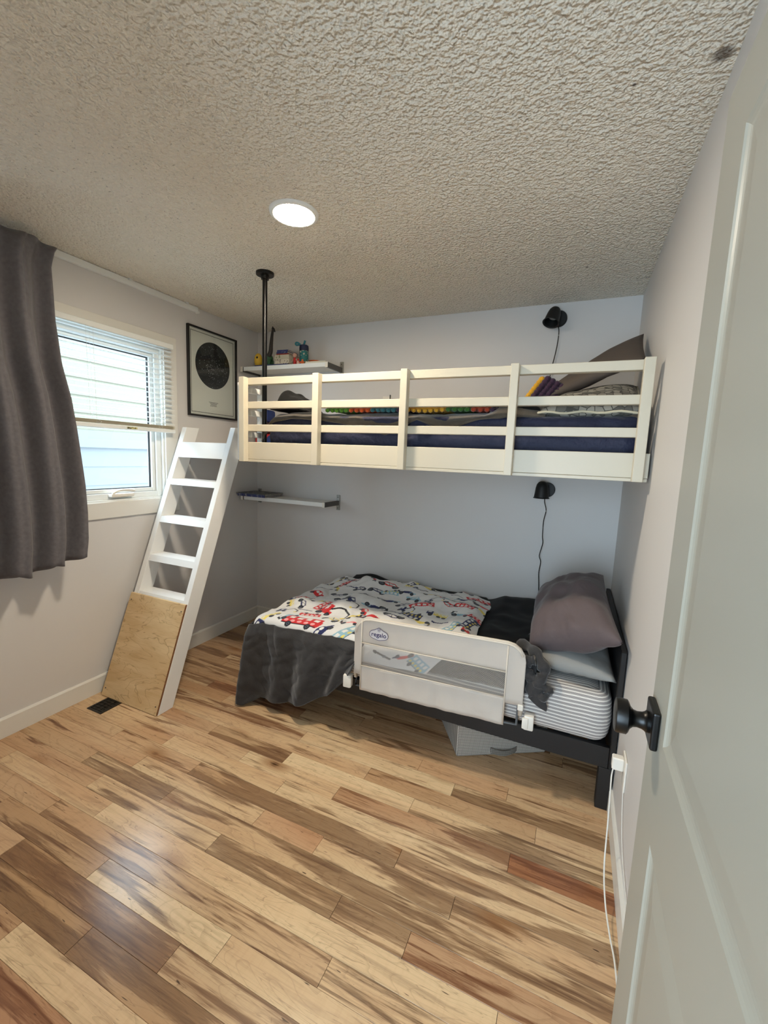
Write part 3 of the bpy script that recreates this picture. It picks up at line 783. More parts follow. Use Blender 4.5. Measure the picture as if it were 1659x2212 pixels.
# pillows on the low bed (gray flat one under, taupe one on top)
pillow('pillow', M['graypillow'], [(2.40, 2.00, .562), (2.732, 1.925, .582), (2.732, 2.60, .585), (2.40, 2.62, .575)], .125, seed=3, wr=.010, pinch=.06,
       label='flat gray pillow lying under the puffy taupe pillow on the low bed')
pillow('pillow', M['taupe'], [(2.37, 2.07, .600), (2.730, 1.84, .785), (2.690, 2.60, .870), (2.37, 2.65, .680)], .27, up=(-.42, -.22, .88), seed=11, wr=.034, pinch=.06, n=44, flat=.12,
       label='puffy taupe pillow leaning on the headboard of the low bed')

# ------------------------------------------------------------------ vehicle blanket (vertex-painted flat print)
def blanket_pt(s, t):
    """s 0..1 foot to head, t 0..1 front hem to back wall"""
    xl = .868+(.915-.868)*t
    xr = np.interp(t, [0, .12, .25, .85, 1], [1.93, 2.03, 2.10, 2.085, 2.05])
    x = xl+(xr-xl)*s
    yb = 2.905
    # arc length across: first part hangs over the edge
    hang = .10*(1-.55*s)            # metres of cloth hanging
    L = hang+(yb-1.915); a = t*L
    rr = .05
    ztop = .535
    if a < hang:
        z = ztop-rr-(hang-a); y = 1.893-.010*(1-a/hang)
    elif a < hang+rr*1.57:
        q = (a-hang)/rr; y = 1.893+rr*(1-math.cos(q)); z = ztop-rr+rr*math.sin(q)
    else: y = 1.893+rr+(a-hang-rr*1.57); z = ztop
    y = min(y, yb)
    # foot corner sags
    z -= .022*max(0, (1-s*7))**2
    f = min(1, max(0, (y-1.93)/.12)); fb = min(1, max(0, (yb-y)/.10))
    lump = .040*(nz(x*4.2, y*4.6, 2)+.25)+.022*nz(x*9, y*8, 5)+.010*nz(x*19, y*17, 8)
    ridge = .055*math.exp(-((x-1.80)/.16)**2-((y-2.55)/.22)**2)+.04*math.exp(-((x-1.30)/.22)**2-((y-2.70)/.2)**2)+.035*math.exp(-((x-2.0)/.08)**2-((y-2.35)/.3)**2)
    fold = .016*abs(nz((x-y*.8)*8, (x+y)*2, 4))
    z += f*(max(-.006, lump)+ridge*fb+fold*s)
    y -= (1-f)*.004*(1+math.sin(x*30+2*nz(x*6, 0)))*.6
    return (x, y, z)
NU, NV = 400, 340
bm = bm_new(); top = grid_surface(bm, NU, NV, blanket_pt, .006)
vb = empty('vehicle_blanket', (1.5, 2.4, .54), 'white fleece blanket printed with colorful cars, buses and diggers on the low bed', 'blanket')
bobj_b = obj('cloth', bm, M['print'], vb, True)
# paint
me = bobj_b.data
nv = len(me.vertices)
ss = np.repeat(np.arange(NU+1)/NU, NV+1); tt = np.tile(np.arange(NV+1)/NV, NU+1)
PX_ = ss*1.20; PY_ = tt*1.10          # metres on the cloth
colr = np.tile(np.array(lin((.87, .865, .855))), (len(ss), 1))
RED, NAVY, LB, YEL, BLK, WHT, PNK, GRY = [np.array(lin(c)) for c in ((.80, .13, .14), (.12, .15, .34), (.56, .71, .77), (.90, .82, .40), (.07, .07, .11), (.88, .88, .86), (.90, .62, .62), (.30, .33, .38))]
def stamp(cx, cy, ang, sc, shapes):
    R = sc*1.3
    idx = np.where((np.abs(PX_-cx) < R) & (np.abs(PY_-cy) < R))[0]
    if len(idx) == 0: return
    dx, dy = PX_[idx]-cx, PY_[idx]-cy
    ca, sa = math.cos(ang), math.sin(ang)
    u = (dx*ca+dy*sa)/sc; v = (-dx*sa+dy*ca)/sc
    for sh in shapes:
        if sh[0] == 'r': _, c, u0, u1, v0, v1 = sh; m_ = (u > u0) & (u < u1) & (v > v0) & (v < v1)
        elif sh[0] == 'c': _, c, u0, v0, r = sh; m_ = (u-u0)**2+(v-v0)**2 < r*r
        elif sh[0] == 'e': _, c, u0, v0, a, b = sh; m_ = ((u-u0)/a)**2+((v-v0)/b)**2 < 1
        elif sh[0] == 'l':
            _, c, p, q, wd = sh; px, py = q[0]-p[0], q[1]-p[1]; L2 = px*px+py*py
            t_ = np.clip(((u-p[0])*px+(v-p[1])*py)/L2, 0, 1); m_ = np.hypot(u-p[0]-t_*px, v-p[1]-t_*py) < wd
        colr[idx[m_]] = c
def wheel(u, v, r): return [('c', BLK, u, v, r), ('c', GRY, u, v, r*.5), ('c', BLK, u, v, r*.25)]
def bus(c):
    s = [('r', c, -1, 1, -.28, .42), ('e', c, .95, -.05, .2, .3)]
    for k in range(4): s.append(('r', WHT, -.78+k*.46, -.50+k*.46, .08, .32))
    for k in range(5): s.append(('e', PNK if c is RED else YEL, -.8+k*.38, -.12, .12, .09))
    s.append(('r', BLK, -1, 1, -.30, -.26))
    return s+wheel(-.55, -.33, .17)+wheel(.55, -.33, .17)
def racer(c, c2):
    return [('r', c, -.8, .7, -.12, .1), ('e', c, .1, .05, .5, .18), ('e', c2, .7, -.03, .35, .1), ('r', BLK, -.95, -.75, -.05, .35), ('l', BLK, (-.95, .33), (-.5, .33), .03)]+wheel(-.5, -.12, .24)+wheel(.62, -.14, .18)
def digger(c):
    return [('r', c, -.9, -.2, -.25, .35), ('r', WHT, -.72, -.45, .05, .27), ('r', c, -.95, 0, -.28, -.05), ('l', BLK, (-.2, .1), (.35, .55), .05), ('l', BLK, (.35, .55), (.95, .25), .05), ('l', BLK, (.95, .25), (.95, -.1), .045), ('e', YEL, .9, -.15, .16, .10)]+wheel(-.75, -.3, .19)+wheel(-.15, -.3, .15)
def buggy(c):
    return [('l', c, (-.7, -.05), (-.2, .35), .05), ('l', c, (-.2, .35), (.35, .35), .05), ('l', c, (.35, .35), (.8, 0), .05), ('l', BLK, (-.2, .35), (.1, -.05), .025), ('l', BLK, (.35, .35), (-.1, -.05), .025), ('r', c, -.85, .9, -.14, .02)]+wheel(-.6, -.15, .28)+wheel(.6, -.15, .28)
def car(c):
    return [('e', c, 0, .0, .9, .24), ('e', c, -.05, .2, .5, .26), ('e', WHT, -.2, .22, .18, .13), ('e', WHT, .18, .22, .16, .13)]+wheel(-.5, -.17, .2)+wheel(.5, -.17, .2)
def truck(c, c2):
    s = [('r', c, -.95, -.35, -.2, .45), ('r', WHT, -.85, -.55, .12, .36), ('r', c2, -.3, .95, -.12, .08)]
    for k in range(4): s.append(('e', c2, -.15+k*.33, .2, .17, .14)); s.append(('e', WHT, -.15+k*.33, .2, .10, .08))
    return s+wheel(-.6, -.22, .2)+wheel(.2, -.22, .18)+wheel(.68, -.22, .18)
def tool(c): return [('l', c, (-.8, -.1), (.6, .15), .06), ('e', c, -.75, -.1, .2, .09), ('c', GRY, .1, .05, .1)]
KIN = [bus(RED), racer(NAVY, LB), digger(RED), buggy(NAVY), car(LB), racer(YEL, YEL), bus(LB), buggy(RED), truck(NAVY, YEL), tool(NAVY), car(RED), racer(LB, RED), digger(NAVY), tool(BLK), racer(RED, NAVY), bus(NAVY)]
# hand-placed ones seen at the foot, then a loose scatter
placed = [(.07, .16, 1.15, .085, truck(NAVY, YEL)), (.30, .17, .0, .115, bus(RED)), (.19, .20, 1.1, .065, racer(LB, LB)), (.22, .045, .05, .085, racer(NAVY, NAVY)), (.47, .12, 1.25, .085, car(NAVY)), (.60, .12, 1.2, .105, bus(LB)),
          (.42, .27, -.35, .075, buggy(YEL)), (.37, .36, -.35, .115, digger(RED)), (.20, .34, -.1, .06, tool(NAVY)), (.55, .24, .1, .06, racer(PNK, RED)), (.72, .05, 1.4, .07, bus(NAVY))]
for q in placed: stamp(*q)
rs = random.Random(12); pts = [(q[0], q[1], q[3]) for q in placed]; tries = 0; kidx = 0
while tries < 9000 and len(pts) < 150:
    tries += 1
    x, y = rs.uniform(.02, 1.18), rs.uniform(.03, 1.08); sc = rs.uniform(.056, .088)
    if all((x-a)**2+(y-b)**2 > (.70*(sc+c))**2 for a, b, c in pts):
        pts.append((x, y, sc)); stamp(x, y, rs.choice([0, .4, -.4, 1.2, 2.8, 3.4, -1.0]), sc, KIN[(kidx*7+rs.randrange(3)) % len(KIN)]); kidx += 1
full = np.tile(np.array(lin((.20, .20, .21))), (nv, 1))
full[:len(ss)] = colr
ca = me.color_attributes.new('print', 'FLOAT_COLOR', 'POINT')
buf = np.ones((nv, 4), dtype=np.float32); buf[:, :3] = full
ca.data.foreach_set('color', buf.ravel())

# black fleece spread under it, showing at the back and toward the pillows
def blk(u, v):
    x = 1.0+(2.45-1.0)*u; y = 1.975+(2.925-1.975)*v
    z = .521+.003*nz(x*6, y*6)
    if x > 2.02:
        f = min(1, (x-2.02)/.12); z += f*(.026+.022*nz(x*6, y*5, 3)+.008*nz(x*14, y*12, 1)+.03*math.exp(-((y-2.85)/.1)**2)*f+.05*math.exp(-((x-2.38)/.07)**2-((y-2.75)/.12)**2))
    if v > .86 and x < 2.02: z += .035*math.exp(-((x-1.14)/.12)**2)*(v-.86)/.14+.012*(v-.86)/.14
    if x > 2.30 and y < 2.5: z = min(z, .560)
    return (x, y, z)
bm = bm_new(); grid_surface(bm, 110, 60, blk, .008)
tag(obj('black_blanket', bm, M['black_fleece'], None, True), 'black fleece blanket lying between the printed blanket and the taupe pillow', 'blanket')

# charcoal fleece hanging off the foot of the bed
GX0 = .845
def drape(u, v):
    """u along: starts on the foot end, turns the corner, runs along the front; v downwards"""
    Lend = .45; Lf = .72; s = u*(Lend+Lf)
    hem = np.interp(s, [0, .30, Lend-.02, Lend+.03, Lend+.10, Lend+.28, Lend+.42, Lend+.55, Lend+.66, Lend+.72], [.22, .18, .02, .012, .055, .075, .12, .19, .31, .40])
    ztop = np.interp(s, [0, Lend, Lend+.1, Lend+.72], [.500, .470, .495, .515])
    if s < Lend: x, y = GX0, 1.885+(Lend-s); nx_, ny_ = -1, 0
    else: x, y = GX0+(s-Lend), 1.882; nx_, ny_ = 0, -1
    q = min(1, abs(s-Lend)/.06)
    d = (.010+.034*v)*(.5+.5*math.sin(s*21+2.2*math.sin(s*7+1)+1.4*v)) + .018*v*nz(s*7, v*2.2, 4)+.012*abs(nz(s*16-v*2, v*4, 7))
    d += .022*(.3+.7*v)*abs(math.sin(s*12+2.5*nz(s*3, v*.8, 9)+v*1.5))**5+.010*abs(nz(s*11+v*3, v*6-s*4, 12))
    if s > Lend: d += .028*v*math.exp(-((s-Lend)/.10)**2)+.020*math.sin(v*3.1)*math.exp(-((s-Lend-.42)/.16)**2)
    top_in = max(0, 1-v*9)*.020
    z = ztop+(hem-ztop)*v
    x += nx_*(d-top_in); y += ny_*(d-top_in)
    if s < Lend and q < 1: y -= 0
    x = x + (-.018*v if s > Lend and s < Lend+.1 else 0)*(1-(s-Lend)/.1)
    return (max(x, .80), y, max(z, .004+.003*abs(math.sin(s*40))))
bm = bm_new(); grid_surface(bm, 200, 70, drape, .006)
tag(obj('charcoal_blanket', bm, M['gray_fleece'], None, True), 'charcoal fleece blanket hanging from the foot of the low bed to the floor', 'blanket')

# charcoal fleece throw by the pillows: lies across and hangs a tail over the mattress edge
def throw(u, v):
    x = 1.90+(2.40-1.90)*u; L = .55; a = v*L; hang = .050-.02*u
    if a < hang: y, z = 1.914-.004, .500-(hang-a)*1.0-.02
    else:
        q = min((a-hang)/.04, 1.57); y = 1.910+.04*(1-math.cos(q))+max(0, a-hang-.063); z = .480+.037*math.sin(q)
    z += .012*abs(nz(x*12, y*10, 2))*min(1, max(0, (y-1.93)/.05)) + (.035*max(0, (x-2.2)/.2)*min(1, max(0, (y-1.95)/.08)))*(.6+.8*abs(nz(x*14, y*9)))
    y -= .010*abs(nz(x*16, z*14, 5))
    return (x, y, z+.003)
th = empty('charcoal_throw', (2.3, 2.1, .52), 'charcoal fleece throw bunched over the mattress edge beside the bed guard', 'throw')
bm = bm_new(); grid_surface(bm, 60, 50, throw, .006); obj('cloth', bm, M['gray_fleece'], th, True)
bm = bm_new()
tube(bm, spline([(2.33, 2.12, .585), (2.385, 2.02, .615), (2.43, 1.955, .600), (2.455, 1.925, .560), (2.43, 1.905, .530), (2.385, 1.915, .545), (2.375, 1.93, .585), (2.41, 1.925, .605)], 6), [.024+.006*math.sin(i*.9) for i in range(43)], 10)
tube(bm, spline([(2.36, 2.08, .55), (2.39, 1.97, .555), (2.425, 1.905, .520), (2.475, 1.90, .495), (2.46, 1.895, .465), (2.41, 1.90, .470)], 6), [.020+.006*math.sin(i*1.1) for i in range(31)], 10)
obj('twisted_roll', bm, M['gray_fleece'], th, True)
bm = bm_new(); grid_surface(bm, 16, 24, lambda u, v: (2.385+.075*u+.012*v+.006*math.sin(v*9), 1.906-.012*math.sin(u*3.1)-.010*v, .52-(.125-.05*(1-u))*v+.006*u), .007)
obj('hanging_tail', bm, M['gray_fleece'], th, True)

# ------------------------------------------------------------------ bed guard
RA, RB = Vector((1.557, 1.848, 0)), Vector((2.382, 1.896, 0))
rd = (RB-RA); RL = rd.length; rd.normalize(); rn = Vector((rd.y, -rd.x, 0))        # rn points to the room
def RP(a, z, o=0): p = RA+rd*a+rn*o; return Vector((p.x, p.y, z))
gr = empty('bed_guard', (1.97, 1.87, .29), 'cream fabric bed guard with mesh window clipped to the low bed', 'bed guard')
ZT, ZB = .668, .292
# tubular frame
r_ = .075
fr = [RP(.012, .35)]+[RP(.012, ZT-r_)]+[RP(.012+r_*(1-math.cos(a)), ZT-r_+r_*math.sin(a)) for a in (.4, .8, 1.2, 1.57)]
fr += [RP(RL-.012-r_*(1-math.cos(a)), ZT+.006-r_+r_*math.sin(a)) for a in (1.57, 1.2, .8, .4)]+[RP(RL-.012, .35)]
bm = bm_new(); tube(bm, fr, .0095, 10); obj('frame_tube', bm, M['railtrim'], gr, True)
# fabric sheets, slightly puckered, built as panels
def panel(name, a0, a1, z0, z1, m, topf=None, off=.012, n=(24, 8), puck=.0035, th=.003, seed=0):
    def f(u, v):
        a = a0+(a1-a0)*u; zt = z1 if topf is None else topf(a); z = z0+(zt-z0)*v
        return RP(a, z, off+puck*nz(a*22+seed, z*9, seed))
    bm = bm_new(); grid_surface(bm, *n, f, th); return obj(name, bm, m, gr, True)
def toparc(a):
    d = min(a-.004, RL-.004-a)
    return ZT+.010 if d >= r_ else ZT+.010-r_+math.sqrt(max(0, r_*r_-(r_-d)**2))
WX0, WX1, WZ_0, WZ_1 = .045, RL-.085, .425, .545
panel('top_band', WX0-.006, WX1+.006, WZ_1, ZT, M['railfab'], toparc, n=(60, 8))
panel('lower_band', WX0-.006, WX1+.006, ZB, WZ_0, M['railfab'], n=(60, 8), seed=3, puck=.006)
panel('side_band', .004, WX0, .375, ZT, M['railfab'], toparc, n=(12, 10), seed=5)
panel('side_band', WX1, RL-.004, .40, ZT, M['railfab'], toparc, n=(14, 10), seed=6)
panel('mesh_window', WX0-.004, WX1+.004, WZ_0-.002, WZ_1+.002, M['netting'], off=.010, n=(20, 4), th=0)
bm = bm_new()
for a in (WX0-.002, WX1+.002): tube(bm, [RP(a, ZB+.01, .0155), RP(a, ZT-.0, .0155)], .0032, 6)
tube(bm, [RP(WX0, WZ_0, .0155), RP(WX1, WZ_0, .0155)], .003, 6); tube(bm, [RP(WX0, WZ_1, .0155), RP(WX1, WZ_1, .0155)], .003, 6)
tube(bm, [p+rn*.012 for p in fr[1:-1]], .0045, 6)
obj('piping', bm, M['railtrim'], gr, True)
for a, s in ((-.015, -1), (RL+.012, 1)):
    bm = bm_new()
    mt = Matrix.Translation(RP(a, .335 if s > 0 else .327)) @ Matrix.Rotation(math.atan2(rd.y, rd.x), 4, 'Z')
    box(bm, -.006 if s > 0 else -.036, .036 if s > 0 else .006, -.022, .018, -.037, .030, .006, mt, 2)
    box(bm, -.013, .013, -.030, -.018, -.028, .022, .004, mt, 2)
    obj('clamp', bm, M['clip'], gr, 'auto')
bm = bm_new()
tube(bm, [RP(RL-.022, .42, -.004), RP(RL-.024, .300, -.004), RP(RL-.10, .296, -.004)], .006, 8); obj('hinge_arm', bm, M['railarm'], gr, 'auto')
bm = bm_new(); tube(bm, [RP(.014, .40, -.004), RP(.012, .305, -.004), RP(.05, .300, -.004)], .006, 8); obj('hinge_arm', bm, M['railarm'], gr, 'auto')
bm = bm_new(); box(bm, -.012, .012, -.014, .010, -.014, .014, .003, Matrix.Translation(RP(RL-.012, .392, .002))); obj('collar', bm, M['clip'], gr)
# woven badge with the word
la, lz = .135, .606
out = []
for k in range(48):
    a = 2*math.pi*k/48; u, v = math.cos(a), math.sin(a)
    uu = .048*math.copysign(abs(u)**.7, u); vv = .0235*math.copysign(abs(v)**.8, v)-.004
    bumpu = math.exp(-(uu/.014)**2)*(.014 if v > 0 else -.004)
    out.append((uu, vv+bumpu))
bdg = bm_new(); vs = [bdg.verts.new(RP(la+u, lz+v, .0185)) for u, v in out]; bdg.faces.new(vs)
badge = obj('badge', bdg, M['logo_white'], gr)
bm = bm_new(); tube(bm, [RP(la+u, lz+v, .0188) for u, v in out], .0011, 4, closed=True)
tube(bm, [RP(la+.0075*math.cos(k*.5236), lz+.0215+.0075*math.sin(k*.5236), .019) for k in range(12)], .0008, 4, closed=True)
ball(bm, RP(la, lz+.0215, .019), .003, 1); obj('badge_outline', bm, M['logo_ink'], badge)
fc = bpy.data.curves.new('badge_word', 'FONT'); fc.body = 'regalo'; fc.size = .031; fc.align_x = 'CENTER'; fc.extrude = .0003; fc.offset = .0003; fc.space_character = 1.02
fc.materials.append(M['logo_ink']); tmp = bpy.data.objects.new('badge_word', fc); COL.objects.link(tmp); bpy.context.view_layer.update()
wm = bpy.data.meshes.new_from_object(tmp.evaluated_get(bpy.context.evaluated_depsgraph_get())); bpy.data.objects.remove(tmp)
fo = bpy.data.objects.new('badge_word', wm); COL.objects.link(fo); fo.parent = badge
pw = RP(la, lz-.013, .0195)-Vector(gr.location)
fo.matrix_local = Matrix.Translation(pw) @ Matrix.Rotation(math.atan2(rd.y, rd.x), 4, 'Z') @ Matrix.Rotation(math.pi/2, 4, 'X')

# ------------------------------------------------------------------ storage box under the bed
sb = empty('storage_box', (2.10, 2.05, 0), 'gray checked fabric storage box under the low bed', 'box')
ang = math.atan2(.226, .376); mt = Matrix.Translation((2.085, 1.966, 0)) @ Matrix.Rotation(ang, 4, 'Z')
bm = bm_new(); bx = box(bm, 0, .47, 0, .34, .001, .18, .006, mt); o = obj('body', bm, M['check'], sb)
bm = bm_new(); box(bm, -.004, .474, -.004, .344, .168, .186, .003, mt); obj('lid', bm, M['check'], sb)
bm = bm_new()
hp = [mt @ Vector(q) for q in ((.17, -.003, .035), (.19, -.012, .028), (.24, -.022, .024), (.29, -.012, .028), (.31, -.003, .035))]
for a, b in zip(spline(hp, 5), spline(hp, 5)[1:]):
    v = [bm.verts.new(q) for q in (a+Vector((0, 0, .014)), b+Vector((0, 0, .014)), b-Vector((0, 0, .014)), a-Vector((0, 0, .014)))]; bm.faces.new(v)
bmesh.ops.solidify(bm, geom=bm.faces[:], thickness=.003)
obj('handle', bm, M['check'], sb)

# ------------------------------------------------------------------ ladder
SL = .60/1.613
def fy(z): return 1.53+SL*z
ld = empty('ladder', (.285, 1.7, 0), 'white wooden ladder with plywood foot panel leaning against the landing', 'ladder')
for x0 in (.058, .478):
    bm = bm_new(); prism(bm, [(fy(0), 0), (fy(1.612), 1.612), (fy(1.612)+.105, 1.612), (fy(0)+.095, 0)], 0, x0, x0+.040)
    bmesh.ops.bevel(bm, geom=bm.edges[:], offset=.0015, segments=1, affect='EDGES'); obj('stringer', bm, M['ladder_white'], ld)
for z1 in (1.272, 1.036, .802, .586, .36):
    bm = bm_new(); y0 = fy(z1-.02)+.002
    prism(bm, [(y0-.006, z1-.037), (y0+.008, z1), (y0+.100, z1), (y0+.088, z1-.037)], 0, .0985, .4775)
    obj('tread', bm, M['ladder_white'], ld)
bm = bm_new(); prism(bm, [(fy(1.413)+.001, 1.413), (fy(1.513)+.001, 1.513), (fy(1.513)+.034, 1.513), (fy(1.413)+.034, 1.413)], 0, .0985, .4775); obj('top_board', bm, M['ladder_white'], ld)
bm = bm_new(); th_ = .0125
prism(bm, [(fy(.006)-th_, .004), (fy(.572)-th_, .572), (fy(.572)-.0008, .572), (fy(.006)-.0008, .004)], 0, .050, .512)
pn = obj('plywood_panel', bm, M['ply'], ld); pn['label'] = 'bare plywood panel'
bm = bm_new(); prism(bm, [(fy(.006)-th_+.001, .005), (fy(.572)-th_+.001, .5715), (fy(.572)-.001, .5715), (fy(.006)-.001, .005)], 0, .5121, .5135); obj('panel_edge', bm, M['ply_edge'], pn)
for x in (.070, .494):
    for z in (.045, .535):
        bm = bm_new(); ball(bm, (x, fy(z)-th_-.0005, z), .004, 1); obj('screw', bm, M['dark_alum'], pn)
# floor register
vt = empty('floor_register', (.17, 1.52, 0), 'black metal floor register by the foot of the ladder', 'vent')
bm = bm_new(); ringx = (.113, .232, 1.398, 1.66)
box(bm, ringx[0], ringx[1], ringx[2], ringx[2]+.012, 0, .004); box(bm, ringx[0], ringx[1], ringx[3]-.012, ringx[3], 0, .004)
box(bm, ringx[0], ringx[0]+.012, ringx[2]+.012, ringx[3]-.012, 0, .004); box(bm, ringx[1]-.012, ringx[1], ringx[2]+.012, ringx[3]-.012, 0, .004)
obj('rim', bm, M['vent'], vt)
bm = bm_new()
for k in range(12):
    y = 1.415+k*.0195; box(bm, .125, .220, y, y+.006, .0008, .0035)
for x in (.155, .188): box(bm, x, x+.004, 1.41, 1.648, .0008, .0038)
obj('grille', bm, M['vent'], vt)
bobj('damper', M['black_plastic'], [(.125, .220, 1.41, 1.648, .0002, .0007)], vt)

# ------------------------------------------------------------------ wall shelves
def shelf(z, label):
    s = empty('wall_shelf', (.42, 2.93, z), label, 'shelf', 'white wall shelves in the back left corner')
    bobj('board', M['trim'], [(.055, .800, 2.727, 2.925, z-.022, z)], s, bev=.001)
    bobj('front_edge', M['vinyl'], [(.052, .800, 2.722, 2.7265, z-.028, z+.002)], s)
    for x in (.024, .801):
        ar = bobj('bracket', M['dark_alum'], [(x, x+.018, 2.724, 2.935, z-.032, z+.004)], s, bev=.001)
        bobj('end_cap', M['clip'], [(x-.001, x+.019, 2.718, 2.7235, z-.033, z+.005)], ar)
        bobj('wall_plate', M['alum'], [(x-.006, x+.024, 2.935, 2.946, z-.072, z+.048)], ar, bev=.002)
        for dz in (.030, -.055): bm = bm_new(); ball(bm, (x+.009, 2.934, z+dz), .004, 1); obj('screw', bm, M['black_metal'], ar)
    return s
shelf(2.119, 'upper white wall shelf with books and toys above the loft bed')
shelf(1.107, 'lower white wall shelf under the loft bed with flat books')

# books
def book(name, x0, x1, y0, y1, z0, z1, cover, label, rot=0, spine='front', group=None):
    b = empty(name, ((x0+x1)/2, (y0+y1)/2, z0), label, 'book', group)
    m_ = M[cover] if isinstance(cover, str) else cover
    cx, cy = (x0+x1)/2, (y0+y1)/2
    mt = Matrix.Translation((cx, cy, 0)) @ Matrix.Rotation(rot, 4, 'Z') @ Matrix.Translation((-cx, -cy, 0))
    t = min(.0025, (z1-z0)*.2)
    bm = bm_new(); box(bm, x0, x1, y0, y1, z0, z0+t, 0, mt); box(bm, x0, x1, y0, y1, z1-t, z1, 0, mt); box(bm, x0, x1, y0-.001, y0+.0025, z0, z1, 0, mt); obj('cover', bm, m_, b)
    bm = bm_new(); box(bm, x0+.003, x1-.003, y0+.0025, y1-.003, z0+t, z1-t, 0, mt); obj('pages', bm, M['page'], b)
    return b
zs = 2.1215
M['spine_white'] = speck_mat('printed_white_cover', (.80, .76, .68), (.30, .17, .14), 95, .60)
M['cover_white'] = speck_mat('pale_cover', (.72, .69, .60), (.42, .44, .30), 45, .62)
book('flat_book', .15, .46, 2.735, 2.91, zs, zs+.010, 'bookblue', 'thin blue book flat at the bottom of the shelf stack', 0)
book('book', .345, .475, 2.735, 2.92, zs+.0105, zs+.043, 'spine_white', 'thick white spined book, lower of two beside the bottle', .0)
book('book', .34, .47, 2.735, 2.92, zs+.0435, zs+.075, 'cover_white', 'thick white spined book, upper of two beside the bottle', .03)
book('book', .345, .455, 2.75, 2.90, zs+.0755, zs+.088, 'bookred', 'thin red edged book near the top of the shelf stack', .02)
book('book', .348, .450, 2.75, 2.89, zs+.0885, zs+.103, 'blue_cover', 'blue book second from the top of the shelf stack', -.03)
book('book', .35, .445, 2.752, 2.88, zs+.1035, zs+.115, 'blue_cover', 'small dark blue book on top of the shelf stack', .05)
book('sketchbook', .62, .79, 2.735, 2.92, zs, zs+.014, 'bookcream', 'closed pale sketchbook at the right end of the upper shelf', .03)

# low shelf: flat books overhanging the front left
zl = 1.1095
M['gray_dark'] = speck_mat('gray_board_cover', (.33, .34, .36), (.55, .55, .48), 40, .60)
book('board_book', .012, .288, 2.693, 2.915, zl, zl+.010, 'blue_cover', 'blue board book, lowest of three on the lower shelf', 0)
book('board_book', .008, .290, 2.690, 2.915, zl+.0105, zl+.0205, 'blue_cover', 'blue board book in the middle of three on the lower shelf', .0)
book('board_book', .006, .293, 2.687, 2.92, zl+.021, zl+.027, 'gray_dark', 'gray covered book, topmost of three on the lower shelf', .0)

# toys on the upper shelf
dn = empty('toy_dinosaur', (.285, 2.76, zs+.0115), 'long-necked dark toy dinosaur standing by the books on the upper shelf', 'toy')
bm = bm_new(); nk = spline([(0.273, 2.752, zs+.075), (0.290, 2.752, zs+.11), (0.296, 2.752, zs+.17), (0.304, 2.752, zs+.235), (0.312, 2.752, zs+.272)], 5)
tube(bm, nk, [.019-.0115*i/20 for i in range(21)], 10); tube(bm, spline([(0.307, 2.752, zs+.273), (0.318, 2.750, zs+.270), (0.331, 2.749, zs+.250)], 4), [.009, .0105, .011, .0105, .0095, .008, .007, .0062, .005], 8)
tube(bm, [(0.308, 2.752, zs+.276), (0.309, 2.752, zs+.290)], .004, 6); obj('neck_and_head', bm, M['toy_dark'], dn, True)
bm = bm_new(); ball(bm, (.262, 2.765, zs+.062), .034, 3, (1.05, .8, .95)); tube(bm, spline([(.24, 2.78, zs+.06), (.225, 2.81, zs+.04), (.215, 2.84, zs+.025)], 4), [.02-.002*i for i in range(9)], 8)
for x, y in ((.25, 2.75), (.28, 2.75), (.25, 2.785), (.28, 2.785)): tube(bm, [(x, y, zs+.012), (x, y, zs+.05)], [.012, .010], 8)
obj('body', bm, M['toy_green'], dn, True)
ty = empty('yellow_toy', (.16, 2.77, zs+.0115), 'small yellow egg shaped toy with a dark eye half behind the pole', 'toy')
bm = bm_new(); lathe(bm, [(0, zs+.012), (.024, zs+.012), (.031, zs+.035), (.031, zs+.065), (.022, zs+.092), (.010, zs+.103), (0, zs+.105)], (.165, 2.762, 0), seg=20); obj('body', bm, M['toy_yellow'], ty, True)
bm = bm_new(); ball(bm, (.176, 2.733, zs+.068), .009, 2, (1, .4, 1)); obj('eye', bm, M['black_plastic'], ty, True)
bt = empty('water_bottle', (.555, 2.81, zs), 'teal kids water bottle with navy flip lid on the upper shelf', 'bottle')
bm = bm_new(); lathe(bm, [(0, zs), (.030, zs), (.033, zs+.004), (.033, zs+.105), (.030, zs+.112), (0, zs+.112)], (.555, 2.81, 0), seg=28); obj('body', bm, M['bottle_print'], bt, 'auto')
bm = bm_new(); lathe(bm, [(0, zs+.110), (.034, zs+.110), (.035, zs+.130), (.033, zs+.148), (.026, zs+.153), (0, zs+.154)], (.555, 2.81, 0), seg=28); obj('lid', bm, M['bottle_navy'], bt, 'auto')
bm = bm_new(); tube(bm, spline([(.540, 2.79, zs+.150), (.520, 2.785, zs+.165), (.505, 2.782, zs+.168), (.498, 2.782, zs+.158), (.508, 2.782, zs+.150), (.528, 2.788, zs+.152)], 5), .0065, 8); tube(bm, [(.56, 2.80, zs+.150), (.572, 2.798, zs+.182)], .0075, 8); obj('spout_loop', bm, M['bottle_loop'], bt, True)
def figurine(x, y, cols, label, h=.05):
    f = empty('toy_figure', (x, y, zs), label, 'toy')
    bm = bm_new(); lathe(bm, [(0, zs), (.013, zs), (.011, zs+h*.3), (.012, zs+h*.55), (.005, zs+h*.62), (0, zs+h*.62)], (x, y, 0), seg=12); obj('body', bm, M[cols[0]], f, True)
    bm = bm_new(); ball(bm, (x, y-.001, zs+h*.80), h*.2, 2); obj('head', bm, M[cols[1]], f, True)
    bm = bm_new(); tube(bm, [(x-.010, y-.002, zs+h*.5), (x-.020, y-.006, zs+h*.3)], .004, 6); tube(bm, [(x+.010, y-.002, zs+h*.5), (x+.020, y-.004, zs+h*.35)], .004, 6); obj('arms', bm, M[cols[1]], f, True)
